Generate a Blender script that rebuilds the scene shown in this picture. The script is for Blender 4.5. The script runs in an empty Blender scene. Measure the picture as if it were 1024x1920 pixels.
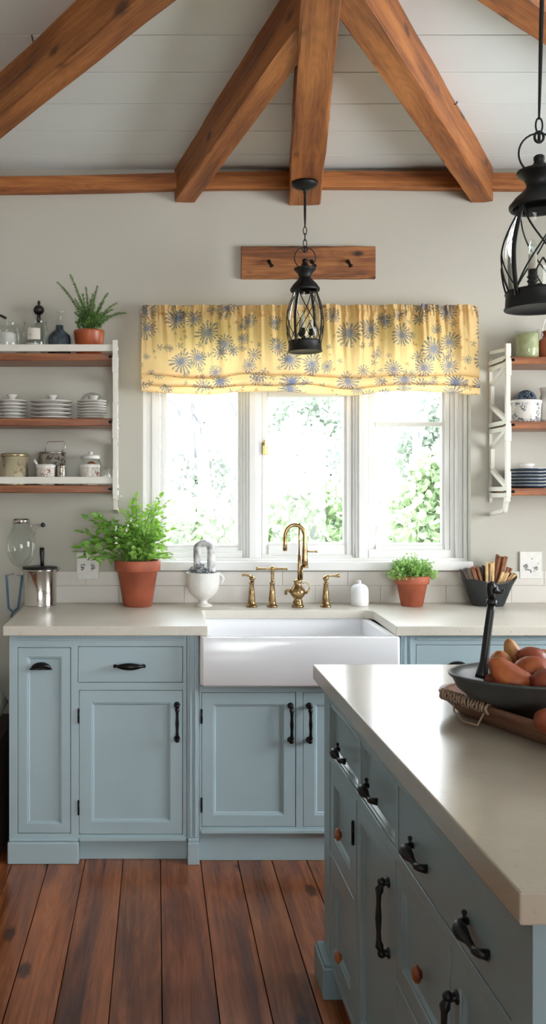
import bpy, bmesh, math, random
from mathutils import Vector, Matrix, noise
random.seed(7)
PI = math.pi
C = bpy.context.scene.collection
sc = bpy.context.scene
# ------------------------------------------------------------------ camera numbers
F, H, CX, CY = 1710.0, 1.42, 293.0, 922.0
def X(px, Y): return (px - CX) * Y / F
def Z(py, Y): return H - (py - CY) * Y / F
YW = 4.19      # back wall
YF = 3.49      # cabinet faces
YC = 3.46      # worktop front edge
ZC = 0.91      # worktop height
ZCEIL = 2.90
# ------------------------------------------------------------------ materials
MATS = {}
def newmat(name):
    m = bpy.data.materials.new(name); m.use_nodes = True
    nt = m.node_tree; nt.nodes.clear()
    out = nt.nodes.new('ShaderNodeOutputMaterial')
    return m, nt, out
def N(nt, kind, **kw):
    n = nt.nodes.new(kind)
    for k, v in kw.items():
        if k in n.inputs: n.inputs[k].default_value = v
        else: setattr(n, k, v)
    return n
def lk(nt, a, b): nt.links.new(a, b)
def srgb(r, g, b):
    f = lambda c: (c/255/12.92) if c/255 <= 0.04045 else ((c/255+0.055)/1.055)**2.4
    return (f(r), f(g), f(b), 1)
def math_n(nt, op, a, b=None, c=None, clamp=False):
    n = nt.nodes.new('ShaderNodeMath'); n.operation = op; n.use_clamp = clamp
    for i, v in enumerate((a, b, c)):
        if v is None: continue
        if isinstance(v, (int, float)): n.inputs[i].default_value = v
        else: nt.links.new(v, n.inputs[i])
    return n.outputs[0]
def ramp(nt, fac, stops):
    n = nt.nodes.new('ShaderNodeValToRGB'); e = n.color_ramp.elements
    while len(e) < len(stops): e.new(0.5)
    for i, (p, c) in enumerate(stops):
        e[i].position = p; e[i].color = c
    nt.links.new(fac, n.inputs[0]); return n.outputs[0]
def mixc(nt, fac, a, b, mode='MIX'):
    n = nt.nodes.new('ShaderNodeMix'); n.data_type = 'RGBA'; n.blend_type = mode
    for sock, v in ((n.inputs[0], fac), (n.inputs[6], a), (n.inputs[7], b)):
        if isinstance(v, (int, float, tuple)): sock.default_value = v
        else: nt.links.new(v, sock)
    return n.outputs[2]
def simple(name, col, rough=0.5, metal=0.0, spec=0.5, nscale=0, namt=0.0, bump=0.0, bscale=60, coat=0.0, trans=0.0, sss=0.0, col2=None):
    m, nt, out = newmat(name)
    p = N(nt, 'ShaderNodeBsdfPrincipled')
    p.inputs['Base Color'].default_value = col; p.inputs['Roughness'].default_value = rough
    p.inputs['Metallic'].default_value = metal; p.inputs['Specular IOR Level'].default_value = spec
    p.inputs['Coat Weight'].default_value = coat; p.inputs['Coat Roughness'].default_value = 0.15
    if sss: 
        p.inputs['Subsurface Weight'].default_value = sss; p.inputs['Subsurface Scale'].default_value = 0.02
    tc = N(nt, 'ShaderNodeTexCoord')
    if nscale:
        nz = N(nt, 'ShaderNodeTexNoise', Scale=nscale, Detail=5.0); lk(nt, tc.outputs['Object'], nz.inputs['Vector'])
        c2 = col2 or tuple(c*(1-namt) for c in col[:3]) + (1,)
        f = ramp(nt, nz.outputs['Fac'], [(0.35, (0,0,0,1)), (0.65, (1,1,1,1))])
        lk(nt, mixc(nt, f, col, c2), p.inputs['Base Color'])
    if bump:
        nb = N(nt, 'ShaderNodeTexNoise', Scale=bscale, Detail=4.0); lk(nt, tc.outputs['Object'], nb.inputs['Vector'])
        b = N(nt, 'ShaderNodeBump', Strength=bump, Distance=0.004); lk(nt, nb.outputs['Fac'], b.inputs['Height'])
        lk(nt, b.outputs[0], p.inputs['Normal'])
    lk(nt, p.outputs[0], out.inputs[0]); MATS[name] = m
    return m
def wood(name, light, mid, dark, axis=0, scale=1.0, rough=0.45, knots=0.6, bump=0.3, tint=False, spec=0.5):
    """grain runs along local axis"""
    m, nt, out = newmat(name)
    p = N(nt, 'ShaderNodeBsdfPrincipled'); p.inputs['Roughness'].default_value = rough
    p.inputs['Specular IOR Level'].default_value = spec
    tc = N(nt, 'ShaderNodeTexCoord')
    vec = tc.outputs['Object']
    att = None
    if tint:
        att = N(nt, 'ShaderNodeAttribute'); att.attribute_name = 'tint'
        va = N(nt, 'ShaderNodeVectorMath'); va.operation = 'MULTIPLY_ADD'
        lk(nt, att.outputs['Color'], va.inputs[0]); va.inputs[1].default_value = (7.3, 9.1, 5.7); lk(nt, vec, va.inputs[2])
        vec = va.outputs[0]
    mp = N(nt, 'ShaderNodeMapping'); lk(nt, vec, mp.inputs[0])
    s = [14*scale]*3; s[axis] = 1.1*scale; mp.inputs['Scale'].default_value = s
    n1 = N(nt, 'ShaderNodeTexNoise', Scale=1.0, Detail=6.0, Roughness=0.6, Distortion=0.6); lk(nt, mp.outputs[0], n1.inputs['Vector'])
    mp2 = N(nt, 'ShaderNodeMapping'); lk(nt, vec, mp2.inputs[0])
    s = [90*scale]*3; s[axis] = 2.5*scale; mp2.inputs['Scale'].default_value = s
    n2 = N(nt, 'ShaderNodeTexNoise', Scale=1.0, Detail=4.0, Roughness=0.7); lk(nt, mp2.outputs[0], n2.inputs['Vector'])
    f1 = math_n(nt, 'MULTIPLY_ADD', n2.outputs['Fac'], 0.35, math_n(nt, 'MULTIPLY', n1.outputs['Fac'], 0.75))
    col = ramp(nt, f1, [(0.38, dark), (0.52, mid), (0.66, light)])
    # rings
    mp3 = N(nt, 'ShaderNodeMapping'); lk(nt, vec, mp3.inputs[0])
    s = [11*scale]*3; s[axis] = 1.3*scale; mp3.inputs['Scale'].default_value = s
    n3 = N(nt, 'ShaderNodeTexNoise', Scale=1.0, Detail=1.0, Distortion=0.3); lk(nt, mp3.outputs[0], n3.inputs['Vector'])
    rg = math_n(nt, 'SINE', math_n(nt, 'MULTIPLY', n3.outputs['Fac'], 95.0))
    rg = math_n(nt, 'MULTIPLY_ADD', rg, 0.07, 0.93)
    cc = N(nt, 'ShaderNodeCombineColor'); 
    for i in range(3): lk(nt, rg, cc.inputs[i])
    col = mixc(nt, 1.0, col, cc.outputs[0], 'MULTIPLY')
    # knots
    mp4 = N(nt, 'ShaderNodeMapping'); lk(nt, vec, mp4.inputs[0])
    s = [9*scale]*3; s[axis] = 3.6*scale; mp4.inputs['Scale'].default_value = s
    v = N(nt, 'ShaderNodeTexVoronoi', Scale=1.0, Randomness=1.0); lk(nt, mp4.outputs[0], v.inputs['Vector'])
    nk = N(nt, 'ShaderNodeTexNoise', Scale=40.0); lk(nt, tc.outputs['Object'], nk.inputs['Vector'])
    dd = math_n(nt, 'MULTIPLY_ADD', nk.outputs['Fac'], 0.10, v.outputs['Distance'])
    kf = ramp(nt, dd, [(0.15, (1,1,1,1)), (0.25, (0,0,0,1))])
    kf = math_n(nt, 'MULTIPLY', kf, knots)
    col = mixc(nt, kf, col, tuple(c*0.28 for c in dark[:3])+(1,))
    if tint:
        sep = N(nt, 'ShaderNodeSeparateColor'); lk(nt, att.outputs['Color'], sep.inputs[0])
        v2 = math_n(nt, 'MULTIPLY_ADD', sep.outputs[1], 0.9, 0.60)
        cc2 = N(nt, 'ShaderNodeCombineColor')
        lk(nt, v2, cc2.inputs[0])
        lk(nt, math_n(nt, 'MULTIPLY_ADD', sep.outputs[2], 0.18, math_n(nt, 'MULTIPLY', v2, 0.90)), cc2.inputs[1])
        lk(nt, math_n(nt, 'MULTIPLY_ADD', sep.outputs[2], 0.25, math_n(nt, 'MULTIPLY', v2, 0.88)), cc2.inputs[2])
        col = mixc(nt, 1.0, col, cc2.outputs[0], 'MULTIPLY')
    lk(nt, col, p.inputs['Base Color'])
    rr = math_n(nt, 'MULTIPLY_ADD', n1.outputs['Fac'], 0.25, rough-0.12); lk(nt, rr, p.inputs['Roughness'])
    b = N(nt, 'ShaderNodeBump', Strength=bump, Distance=0.003); lk(nt, f1, b.inputs['Height']); lk(nt, b.outputs[0], p.inputs['Normal'])
    lk(nt, p.outputs[0], out.inputs[0]); MATS[name] = m
    return m
def thin_glass(name, tint=(0.97,0.985,0.98,1), base=0.04, edge=0.55, rough=0.02):
    m, nt, out = newmat(name)
    t = N(nt, 'ShaderNodeBsdfTransparent'); t.inputs[0].default_value = tint
    g = N(nt, 'ShaderNodeBsdfGlossy'); g.inputs['Roughness'].default_value = rough; g.inputs[0].default_value = (1,1,1,1)
    lw = N(nt, 'ShaderNodeLayerWeight', Blend=0.25)
    f = math_n(nt, 'MULTIPLY_ADD', lw.outputs['Fresnel'], edge, base, clamp=True)
    mx = N(nt, 'ShaderNodeMixShader'); lk(nt, f, mx.inputs[0]); lk(nt, t.outputs[0], mx.inputs[1]); lk(nt, g.outputs[0], mx.inputs[2])
    lk(nt, mx.outputs[0], out.inputs[0]); MATS[name] = m
    return m
def leafmat(name, c1, c2, trans=0.35):
    m, nt, out = newmat(name)
    tc = N(nt, 'ShaderNodeTexCoord'); nz = N(nt, 'ShaderNodeTexNoise', Scale=35.0, Detail=2.0); lk(nt, tc.outputs['Object'], nz.inputs['Vector'])
    col = ramp(nt, nz.outputs['Fac'], [(0.35, c1), (0.65, c2)])
    p = N(nt, 'ShaderNodeBsdfPrincipled'); p.inputs['Roughness'].default_value = 0.5; lk(nt, col, p.inputs['Base Color'])
    t = N(nt, 'ShaderNodeBsdfTranslucent'); lk(nt, col, t.inputs[0])
    mx = N(nt, 'ShaderNodeMixShader'); mx.inputs[0].default_value = trans
    lk(nt, p.outputs[0], mx.inputs[1]); lk(nt, t.outputs[0], mx.inputs[2]); lk(nt, mx.outputs[0], out.inputs[0]); MATS[name] = m
    return m

simple('wall_paint', srgb(194,191,180), 0.75, spec=0.25, nscale=2.0, namt=0.04, bump=0.08, bscale=30)
simple('ceiling_paint', srgb(228,237,238), 0.55, spec=0.35, nscale=3.0, namt=0.04, bump=0.06, bscale=18)
simple('white_trim', srgb(236,235,232), 0.35, nscale=6, namt=0.03)
simple('shelf_white', srgb(226,222,212), 0.42, nscale=9, namt=0.06)
simple('cabinet_paint', srgb(167,187,194), 0.38, nscale=5, namt=0.05, bump=0.05, bscale=90)
simple('island_paint', srgb(132,152,158), 0.32, nscale=5, namt=0.06, bump=0.05, bscale=90)
simple('dark_gap', srgb(26,24,22), 0.9)
simple('ceramic', srgb(240,240,243), 0.14, spec=0.6)
simple('white_china', srgb(226,223,218), 0.25, nscale=30, namt=0.05)
simple('crackle_china', srgb(232,229,224), 0.30, nscale=40, namt=0.06)
simple('brass', srgb(192,164,120), 0.24, metal=1.0, nscale=30, namt=0.35, col2=srgb(128,100,66))
simple('polished_brass', srgb(220,176,90), 0.2, metal=1.0)
simple('iron', srgb(24,24,25), 0.42, metal=0.25, nscale=40, namt=0.4, bump=0.15, bscale=120)
simple('iron_dark_bronze', srgb(26,22,21), 0.28, metal=0.6, bump=0.1, bscale=120)
simple('lantern_iron', srgb(22,24,25), 0.5, metal=0.3, nscale=25, namt=0.3, bump=0.1, bscale=150)
simple('steel', srgb(205,200,196), 0.14, metal=1.0)
simple('black_plastic', srgb(18,17,18), 0.35)
simple('terracotta', srgb(178,94,66), 0.62, nscale=12, namt=0.32, bump=0.1, bscale=80)
simple('terracotta_glazed', srgb(178,88,48), 0.38, nscale=14, namt=0.2)
simple('soil', srgb(50,36,27), 0.95, bump=0.8, bscale=150)
simple('tile', srgb(222,216,208), 0.28, nscale=4, namt=0.05)
simple('grout', srgb(196,190,180), 0.9)
simple('plate_blue', srgb(60,74,92), 0.25)
simple('pewter', srgb(68,69,68), 0.52, metal=0.25, nscale=12, namt=0.35, bump=0.12, bscale=50)
simple('black_pail', srgb(50,54,56), 0.42, metal=0.15, nscale=14, namt=0.3, bump=0.3, bscale=30)
simple('kindling_a', srgb(226,190,138), 0.7, nscale=40, namt=0.3, bump=0.4, bscale=90)
simple('kindling_b', srgb(150,98,66), 0.7, nscale=40, namt=0.4, bump=0.4, bscale=90)
simple('kindling_c', srgb(92,78,70), 0.7, nscale=40, namt=0.4, bump=0.4, bscale=90)
simple('blue_glass_body', srgb(46,62,74), 0.12, spec=0.8, nscale=30, namt=0.4)
simple('wax_pale', srgb(208,206,166), 0.6, nscale=30, namt=0.2, col2=srgb(172,184,130))
simple('berry', srgb(88,104,124), 0.5, nscale=50, namt=0.6)
simple('tin_gold', srgb(196,184,146), 0.28, metal=0.7, nscale=14, namt=0.5, col2=srgb(150,130,100))
simple('rope', srgb(150,124,104), 0.9, bump=0.5, bscale=200)
simple('weathered', srgb(232,231,230), 0.7, nscale=26, namt=0.5, col2=srgb(120,116,116), bump=0.5, bscale=60)
simple('moss', srgb(40,42,46), 0.9, nscale=90, namt=0.5, col2=srgb(215,218,220))
simple('candle', srgb(226,220,205), 0.5)
simple('blue_beads', srgb(96,134,156), 0.4)
simple('trunk', srgb(150,148,158), 0.9, nscale=8, namt=0.3)
simple('lawn', srgb(130,148,100), 0.95, nscale=3, namt=0.2)
simple('wreath_paint', srgb(110,112,112), 0.6)
simple('basket_weave', srgb(60,45,35), 0.8, nscale=30, namt=0.5)
simple('green_tint', srgb(120,140,90), 0.8)
for nm, a, b in (('fruit_orange', srgb(168,90,40), srgb(134,54,24)), ('fruit_red', srgb(142,62,32), srgb(104,40,22)), ('fruit_pale', srgb(178,140,84), srgb(160,84,40))):
    simple(nm, a, 0.5, nscale=24, col2=b, sss=0.05, bump=0.2, bscale=60)
wood('beam_wood', srgb(182,116,60), srgb(148,86,40), srgb(90,48,24), 0, 1.0, 0.62, 0.75, 0.5)
wood('plank_wood', srgb(178,118,68), srgb(138,84,44), srgb(66,38,22), 0, 1.3, 0.6, 0.95, 0.5)
wood('shelf_wood', srgb(172,110,66), srgb(146,86,50), srgb(104,60,34), 0, 1.4, 0.35, 0.1, 0.15)
wood('tray_wood', srgb(140,98,74), srgb(112,74,54), srgb(70,44,34), 0, 1.6, 0.5, 0.1, 0.3)
wood('knob_wood', srgb(176,96,52), srgb(150,76,38), srgb(110,52,26), 2, 2.0, 0.35, 0.1, 0.1)
wood('floor_wood', srgb(172,102,58), srgb(134,74,40), srgb(86,46,27), 1, 0.9, 0.22, 0.8, 0.3, tint=True)
thin_glass('window_glass', (0.98,0.99,0.99,1), 0.01, 0.4, 0.0)
thin_glass('jar_glass', (0.93,0.95,0.94,1), 0.02, 0.42, 0.03)
thin_glass('lantern_glass', (0.93,0.94,0.93,1), 0.02, 0.35, 0.05)
leafmat('leaf_bright', srgb(132,184,70), srgb(182,220,112), 0.5)
leafmat('leaf_mid', srgb(92,146,50), srgb(140,188,78), 0.45)
leafmat('leaf_fern', srgb(66,104,48), srgb(104,146,66), 0.35)
leafmat('leaf_small', srgb(136,184,98), srgb(184,216,132), 0.45)
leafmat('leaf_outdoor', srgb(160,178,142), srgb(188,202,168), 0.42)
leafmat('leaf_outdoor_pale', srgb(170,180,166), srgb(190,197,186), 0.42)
simple('stem', srgb(96,120,60), 0.7)
simple('stem_brown', srgb(80,62,44), 0.8)

def stone(name, base, speck, rough, warm):
    m, nt, out = newmat(name)
    p = N(nt, 'ShaderNodeBsdfPrincipled'); p.inputs['Roughness'].default_value = rough
    tc = N(nt, 'ShaderNodeTexCoord')
    n1 = N(nt, 'ShaderNodeTexNoise', Scale=4.0, Detail=6.0, Roughness=0.6); lk(nt, tc.outputs['Object'], n1.inputs['Vector'])
    col = ramp(nt, n1.outputs['Fac'], [(0.3, base), (0.7, warm)])
    n2 = N(nt, 'ShaderNodeTexNoise', Scale=160.0, Detail=2.0); lk(nt, tc.outputs['Object'], n2.inputs['Vector'])
    f2 = ramp(nt, n2.outputs['Fac'], [(0.66, (0,0,0,1)), (0.74, (1,1,1,1))])
    col = mixc(nt, math_n(nt, 'MULTIPLY', f2, 0.55), col, speck)
    lk(nt, col, p.inputs['Base Color'])
    lk(nt, p.outputs[0], out.inputs[0]); MATS[name] = m
stone('counter_stone', srgb(216,210,198), srgb(140,122,100), 0.34, srgb(205,198,184))
stone('island_stone', srgb(170,160,145), srgb(138,122,104), 0.18, srgb(160,149,134))

def spotted(name, base, c1, c2, sc_=60, th=0.52):
    m, nt, out = newmat(name)
    p = N(nt, 'ShaderNodeBsdfPrincipled'); p.inputs['Roughness'].default_value = 0.3
    tc = N(nt, 'ShaderNodeTexCoord')
    n1 = N(nt, 'ShaderNodeTexNoise', Scale=float(sc_), Detail=5.0, Roughness=0.75, Distortion=1.5); lk(nt, tc.outputs['Object'], n1.inputs['Vector'])
    n2 = N(nt, 'ShaderNodeTexNoise', Scale=sc_*0.35, Detail=1.0); lk(nt, tc.outputs['Object'], n2.inputs['Vector'])
    f = ramp(nt, n1.outputs['Fac'], [(th, (0,0,0,1)), (th+0.03, (1,1,1,1))])
    g = ramp(nt, n2.outputs['Fac'], [(0.46, (0,0,0,1)), (0.50, (1,1,1,1))])
    cc = ramp(nt, n2.outputs['Fac'], [(0.5, c1), (0.62, c2)])
    lk(nt, mixc(nt, math_n(nt, 'MULTIPLY', f, g), base, cc), p.inputs['Base Color'])
    lk(nt, p.outputs[0], out.inputs[0]); MATS[name] = m
spotted('painted_enamel', srgb(214,208,198), srgb(70,72,66), srgb(160,64,50), 70)
spotted('transfer_china', srgb(222,219,212), srgb(70,80,98), srgb(84,92,104), 85, 0.5)
spotted('floral_cloth', srgb(190,184,170), srgb(90,60,60), srgb(70,80,90), 28, 0.5)
spotted('pot_metal', srgb(196,192,184), srgb(84,80,74), srgb(110,92,72), 50)
MATS['pot_metal'].node_tree.nodes['Principled BSDF'].inputs['Metallic'].default_value = 0.8
spotted('floral_tin', srgb(206,196,166), srgb(128,110,98), srgb(180,160,120), 45)
MATS['floral_tin'].node_tree.nodes['Principled BSDF'].inputs['Metallic'].default_value = 0.5

def curtain_mat():
    m, nt, out = newmat('curtain_cloth')
    uv = N(nt, 'ShaderNodeUVMap'); uv.uv_map = 'UVMap'
    def burst(scale, R, petals, seed, rand=1.0, dens=0.0, thin=0.35):
        mp = N(nt, 'ShaderNodeMapping'); lk(nt, uv.outputs[0], mp.inputs[0])
        mp.inputs['Location'].default_value = (seed*3.37, seed*1.71, 0); mp.inputs['Scale'].default_value = (scale, scale, 1)
        v = N(nt, 'ShaderNodeTexVoronoi', Scale=1.0, Randomness=rand); v.voronoi_dimensions = '2D'; lk(nt, mp.outputs[0], v.inputs['Vector'])
        d = N(nt, 'ShaderNodeVectorMath'); d.operation = 'SUBTRACT'; lk(nt, mp.outputs[0], d.inputs[0]); lk(nt, v.outputs['Position'], d.inputs[1])
        s = N(nt, 'ShaderNodeSeparateXYZ'); lk(nt, d.outputs[0], s.inputs[0])
        sc2 = N(nt, 'ShaderNodeSeparateColor'); lk(nt, v.outputs['Color'], sc2.inputs[0])
        ang = math_n(nt, 'ARCTAN2', s.outputs[1], s.outputs[0])
        nz = N(nt, 'ShaderNodeTexNoise', Scale=scale*3.0, Detail=2.0); lk(nt, uv.outputs[0], nz.inputs['Vector'])
        a2 = math_n(nt, 'MULTIPLY_ADD', nz.outputs['Fac'], 0.45, ang)
        ray = math_n(nt, 'ABSOLUTE', math_n(nt, 'SINE', math_n(nt, 'MULTIPLY_ADD', a2, petals*0.5, math_n(nt, 'MULTIPLY', sc2.outputs[1], 6.0))))
        r = v.outputs['Distance']
        Rr = math_n(nt, 'MULTIPLY_ADD', sc2.outputs[0], R*0.6, R*0.55)
        Rr = math_n(nt, 'MULTIPLY', Rr, math_n(nt, 'MULTIPLY_ADD', nz.outputs['Fac'], 1.0, 0.5))
        rel = math_n(nt, 'DIVIDE', r, Rr)
        # the line thins toward the tip
        th = math_n(nt, 'MULTIPLY_ADD', rel, 0.62, thin)
        line = math_n(nt, 'GREATER_THAN', ray, th)
        ins = math_n(nt, 'LESS_THAN', rel, 1.0)
        mask = math_n(nt, 'MULTIPLY', line, ins)
        nb_ = N(nt, 'ShaderNodeTexNoise', Scale=120.0, Detail=2.0); lk(nt, uv.outputs[0], nb_.inputs['Vector'])
        mask = math_n(nt, 'MULTIPLY', mask, ramp(nt, nb_.outputs['Fac'], [(0.34, (0,0,0,1)), (0.46, (1,1,1,1))]))
        if dens is not None: mask = math_n(nt, 'MAXIMUM', mask, math_n(nt, 'MULTIPLY', math_n(nt, 'LESS_THAN', math_n(nt, 'MULTIPLY_ADD', nb_.outputs['Fac'], 0.5, rel), 0.52), 0.9))
        if dens: mask = math_n(nt, 'MULTIPLY', mask, math_n(nt, 'GREATER_THAN', sc2.outputs[2], dens))
        return mask, rel, sc2
    m1, r1, s1 = burst(8.0, 0.40, 17, 1, 0.85, 0.15, 0.22)
    m2, r2, s2 = burst(12.0, 0.36, 11, 2, 1.0, 0.50, 0.30)
    m3, r3, s3 = burst(22.0, 0.36, 5, 5, 1.0, 0.72, 0.3)
    m4, r4, s4 = burst(34.0, 0.3, 4, 9, 1.0, 0.86, 0.2)
    col = mixc(nt, math_n(nt, 'MULTIPLY', m4, 0.6), srgb(246,213,156), srgb(176,96,60))
    col = mixc(nt, math_n(nt, 'MULTIPLY', m3, 0.65), col, srgb(112,116,120))
    col = mixc(nt, math_n(nt, 'MULTIPLY', m2, 0.75), col, srgb(104,116,136))
    blue = ramp(nt, r1, [(0.1, srgb(98,122,168)), (0.6, srgb(108,120,140))])
    col = mixc(nt, math_n(nt, 'MULTIPLY', m1, 0.80), col, blue)
    p = N(nt, 'ShaderNodeBsdfPrincipled'); p.inputs['Roughness'].default_value = 0.9; p.inputs['Specular IOR Level'].default_value = 0.1
    lk(nt, col, p.inputs['Base Color'])
    wv = N(nt, 'ShaderNodeTexNoise', Scale=700.0); lk(nt, uv.outputs[0], wv.inputs['Vector'])
    b = N(nt, 'ShaderNodeBump', Strength=0.12, Distance=0.001); lk(nt, wv.outputs['Fac'], b.inputs['Height']); lk(nt, b.outputs[0], p.inputs['Normal'])
    t = N(nt, 'ShaderNodeBsdfTranslucent'); lk(nt, col, t.inputs[0])
    mx = N(nt, 'ShaderNodeMixShader'); mx.inputs[0].default_value = 0.42
    lk(nt, p.outputs[0], mx.inputs[1]); lk(nt, t.outputs[0], mx.inputs[2]); lk(nt, mx.outputs[0], out.inputs[0]); MATS['curtain_cloth'] = m
curtain_mat()

# ------------------------------------------------------------------ mesh builder
class MB:
    def __init__(s): s.v = []; s.f = []; s.sm = []; s.tint = []
    def add(s, vs, fs, smooth=False, mat=None):
        o = len(s.v)
        s.v += [Vector(v) for v in vs]
        for f in fs: s.f.append(tuple(i+o for i in f)); s.sm.append(smooth); s.tint.append(mat)
        return s
    def box(s, x0, x1, y0, y1, z0, z1, bev=0.0, tint=None):
        if bev <= 0:
            vs = [(x, y, z) for x in (x0, x1) for y in (y0, y1) for z in (z0, z1)]
            s.add(vs, [(0,1,3,2), (4,6,7,5), (0,4,5,1), (2,3,7,6), (0,2,6,4), (1,5,7,3)], mat=tint)
        else:
            bm = bmesh.new(); bmesh.ops.create_cube(bm, size=1)
            for v in bm.verts:
                v.co = Vector(((x0+x1)/2+v.co.x*(x1-x0), (y0+y1)/2+v.co.y*(y1-y0), (z0+z1)/2+v.co.z*(z1-z0)))
            bmesh.ops.bevel(bm, geom=bm.edges[:], offset=bev, segments=2, affect='EDGES', profile=0.5)
            bm.verts.index_update()
            s.add([v.co.copy() for v in bm.verts], [[v.index for v in f.verts] for f in bm.faces], mat=tint); bm.free()
        return s
    def loft(s, loops, closed=True, cap0=False, cap1=False, smooth=True):
        n = len(loops[0]); vs = [p for l in loops for p in l]; fs = []
        for i in range(len(loops)-1):
            for j in range(n if closed else n-1):
                k = (j+1) % n
                fs.append((i*n+j, i*n+k, (i+1)*n+k, (i+1)*n+j))
        s.add(vs, fs, smooth)
        if cap0: s.add(loops[0], [tuple(reversed(range(n)))])
        if cap1: s.add(loops[-1], [tuple(range(n))])
        return s
    def lathe(s, prof, c=(0,0,0), n=32, sx=1.0, sy=1.0, smooth=True, cap0=False, cap1=False):
        loops = [[(c[0]+r*sx*math.cos(2*PI*i/n), c[1]+r*sy*math.sin(2*PI*i/n), c[2]+z) for i in range(n)] for r, z in prof]
        return s.loft(loops, True, cap0, cap1, smooth)
    def tube(s, pts, r, n=10, cap=True, flat=1.0, up=None, closed=False):
        pts = [Vector(p) for p in pts]; L = len(pts)
        if not hasattr(r, '__len__'): r = [r]*L
        loops = []; ref = None
        for i, p in enumerate(pts):
            if closed: t = pts[(i+1) % L]-pts[i-1]
            else: t = pts[min(i+1, L-1)]-pts[max(i-1, 0)]
            if t.length < 1e-9: t = Vector((0,0,1))
            t.normalize()
            if ref is None:
                a = Vector(up) if up else (Vector((0,0,1)) if abs(t.z) < 0.9 else Vector((1,0,0)))
                ref = (a - t*a.dot(t)).normalized()
            else: ref = (ref - t*ref.dot(t)).normalized()
            b = t.cross(ref)
            loops.append([p + ref*(math.cos(2*PI*k/n)*r[i]*flat) + b*(math.sin(2*PI*k/n)*r[i]) for k in range(n)])
        if closed: loops.append(loops[0]); cap = False
        return s.loft(loops, True, cap, cap)
    def ball(s, c, r, n=14, m=10, sc=(1,1,1)):
        prof = [(max(1e-4, math.sin(PI*i/m))*r, -math.cos(PI*i/m)*r) for i in range(m+1)]
        loops = [[(c[0]+q*sc[0]*math.cos(2*PI*j/n), c[1]+q*sc[1]*math.sin(2*PI*j/n), c[2]+z*sc[2]) for j in range(n)] for q, z in prof]
        return s.loft(loops)
    def prism(s, poly, z0, z1):
        n = len(poly)
        vs = [(x, y, z0) for x, y in poly]+[(x, y, z1) for x, y in poly]
        fs = [tuple(reversed(range(n))), tuple(range(n, 2*n))]+[(i, (i+1) % n, n+(i+1) % n, n+i) for i in range(n)]
        return s.add(vs, fs)
    def rot(s, M, start=0):
        for i in range(start, len(s.v)): s.v[i] = M @ s.v[i]
        return s
def build(mb, name, mat, parent=None, bevel=0.0, loc=None, rotm=None, recalc=True, subsurf=0):
    me = bpy.data.meshes.new(name)
    me.from_pydata([tuple(v) for v in mb.v], [], mb.f)
    for p, sm in zip(me.polygons, mb.sm): p.use_smooth = sm
    if any(t is not None for t in mb.tint):
        a = me.attributes.new('tint', 'FLOAT_COLOR', 'FACE')
        for i, t in enumerate(mb.tint): a.data[i].color = (t or (0.5,0.5,0.5))+(1,) if len(t or (1,1,1)) == 3 else t
    if recalc:
        bm = bmesh.new(); bm.from_mesh(me); bmesh.ops.remove_doubles(bm, verts=bm.verts, dist=1e-6)
        bmesh.ops.recalc_face_normals(bm, faces=bm.faces); bm.to_mesh(me); bm.free()
    o = bpy.data.objects.new(name, me); C.objects.link(o)
    me.materials.append(MATS[mat])
    if loc is not None: o.location = loc
    if parent is not None:
        o.parent = parent
        if loc is None:   # meshes are written in world coordinates; keep them there
            o.matrix_parent_inverse = parent_world(parent).inverted()
    if rotm is not None: o.rotation_euler = rotm
    if bevel:
        b = o.modifiers.new('bevel', 'BEVEL'); b.width = bevel; b.segments = 2; b.limit_method = 'ANGLE'; b.angle_limit = math.radians(40)
    if subsurf:
        b = o.modifiers.new('sub', 'SUBSURF'); b.levels = subsurf; b.render_levels = subsurf
    return o
def parent_world(p):
    M = Matrix.LocRotScale(p.location, p.rotation_euler, p.scale)
    if p.parent: M = parent_world(p.parent) @ p.matrix_parent_inverse @ M
    return M
def tag(o, label, cat, group=None):
    o['label'] = label; o['category'] = cat
    if group: o['group'] = group
    return o
def thing(name, label, cat, loc=(0,0,0), group=None, rz=0.0):
    o = bpy.data.objects.new(name, None); C.objects.link(o); o.location = loc; o.rotation_euler = (0,0,rz)
    o.empty_display_size = 0.05
    return tag(o, label, cat, group)
def struct(o): o['kind'] = 'structure'; return o
def kids(o): return [c for c in bpy.data.objects if c.parent == o]
def dup(root, label, delta=None, loc=None, group=None, rz=None, scale=None):
    def rec(o, par):
        c = o.copy(); C.objects.link(c)
        if par is not None: c.parent = par
        for k in kids0[o.name]: rec(k, c)
        return c
    kids0 = {}
    def walk(o):
        kids0[o.name] = kids(o)
        for k in kids0[o.name]: walk(k)
    walk(root)
    r = rec(root, None); r.location = loc if loc is not None else root.location + Vector(delta)
    if rz is not None: r.rotation_euler.z = rz
    if scale: r.scale = scale
    r['label'] = label
    if group: r['group'] = group
    return r

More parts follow.
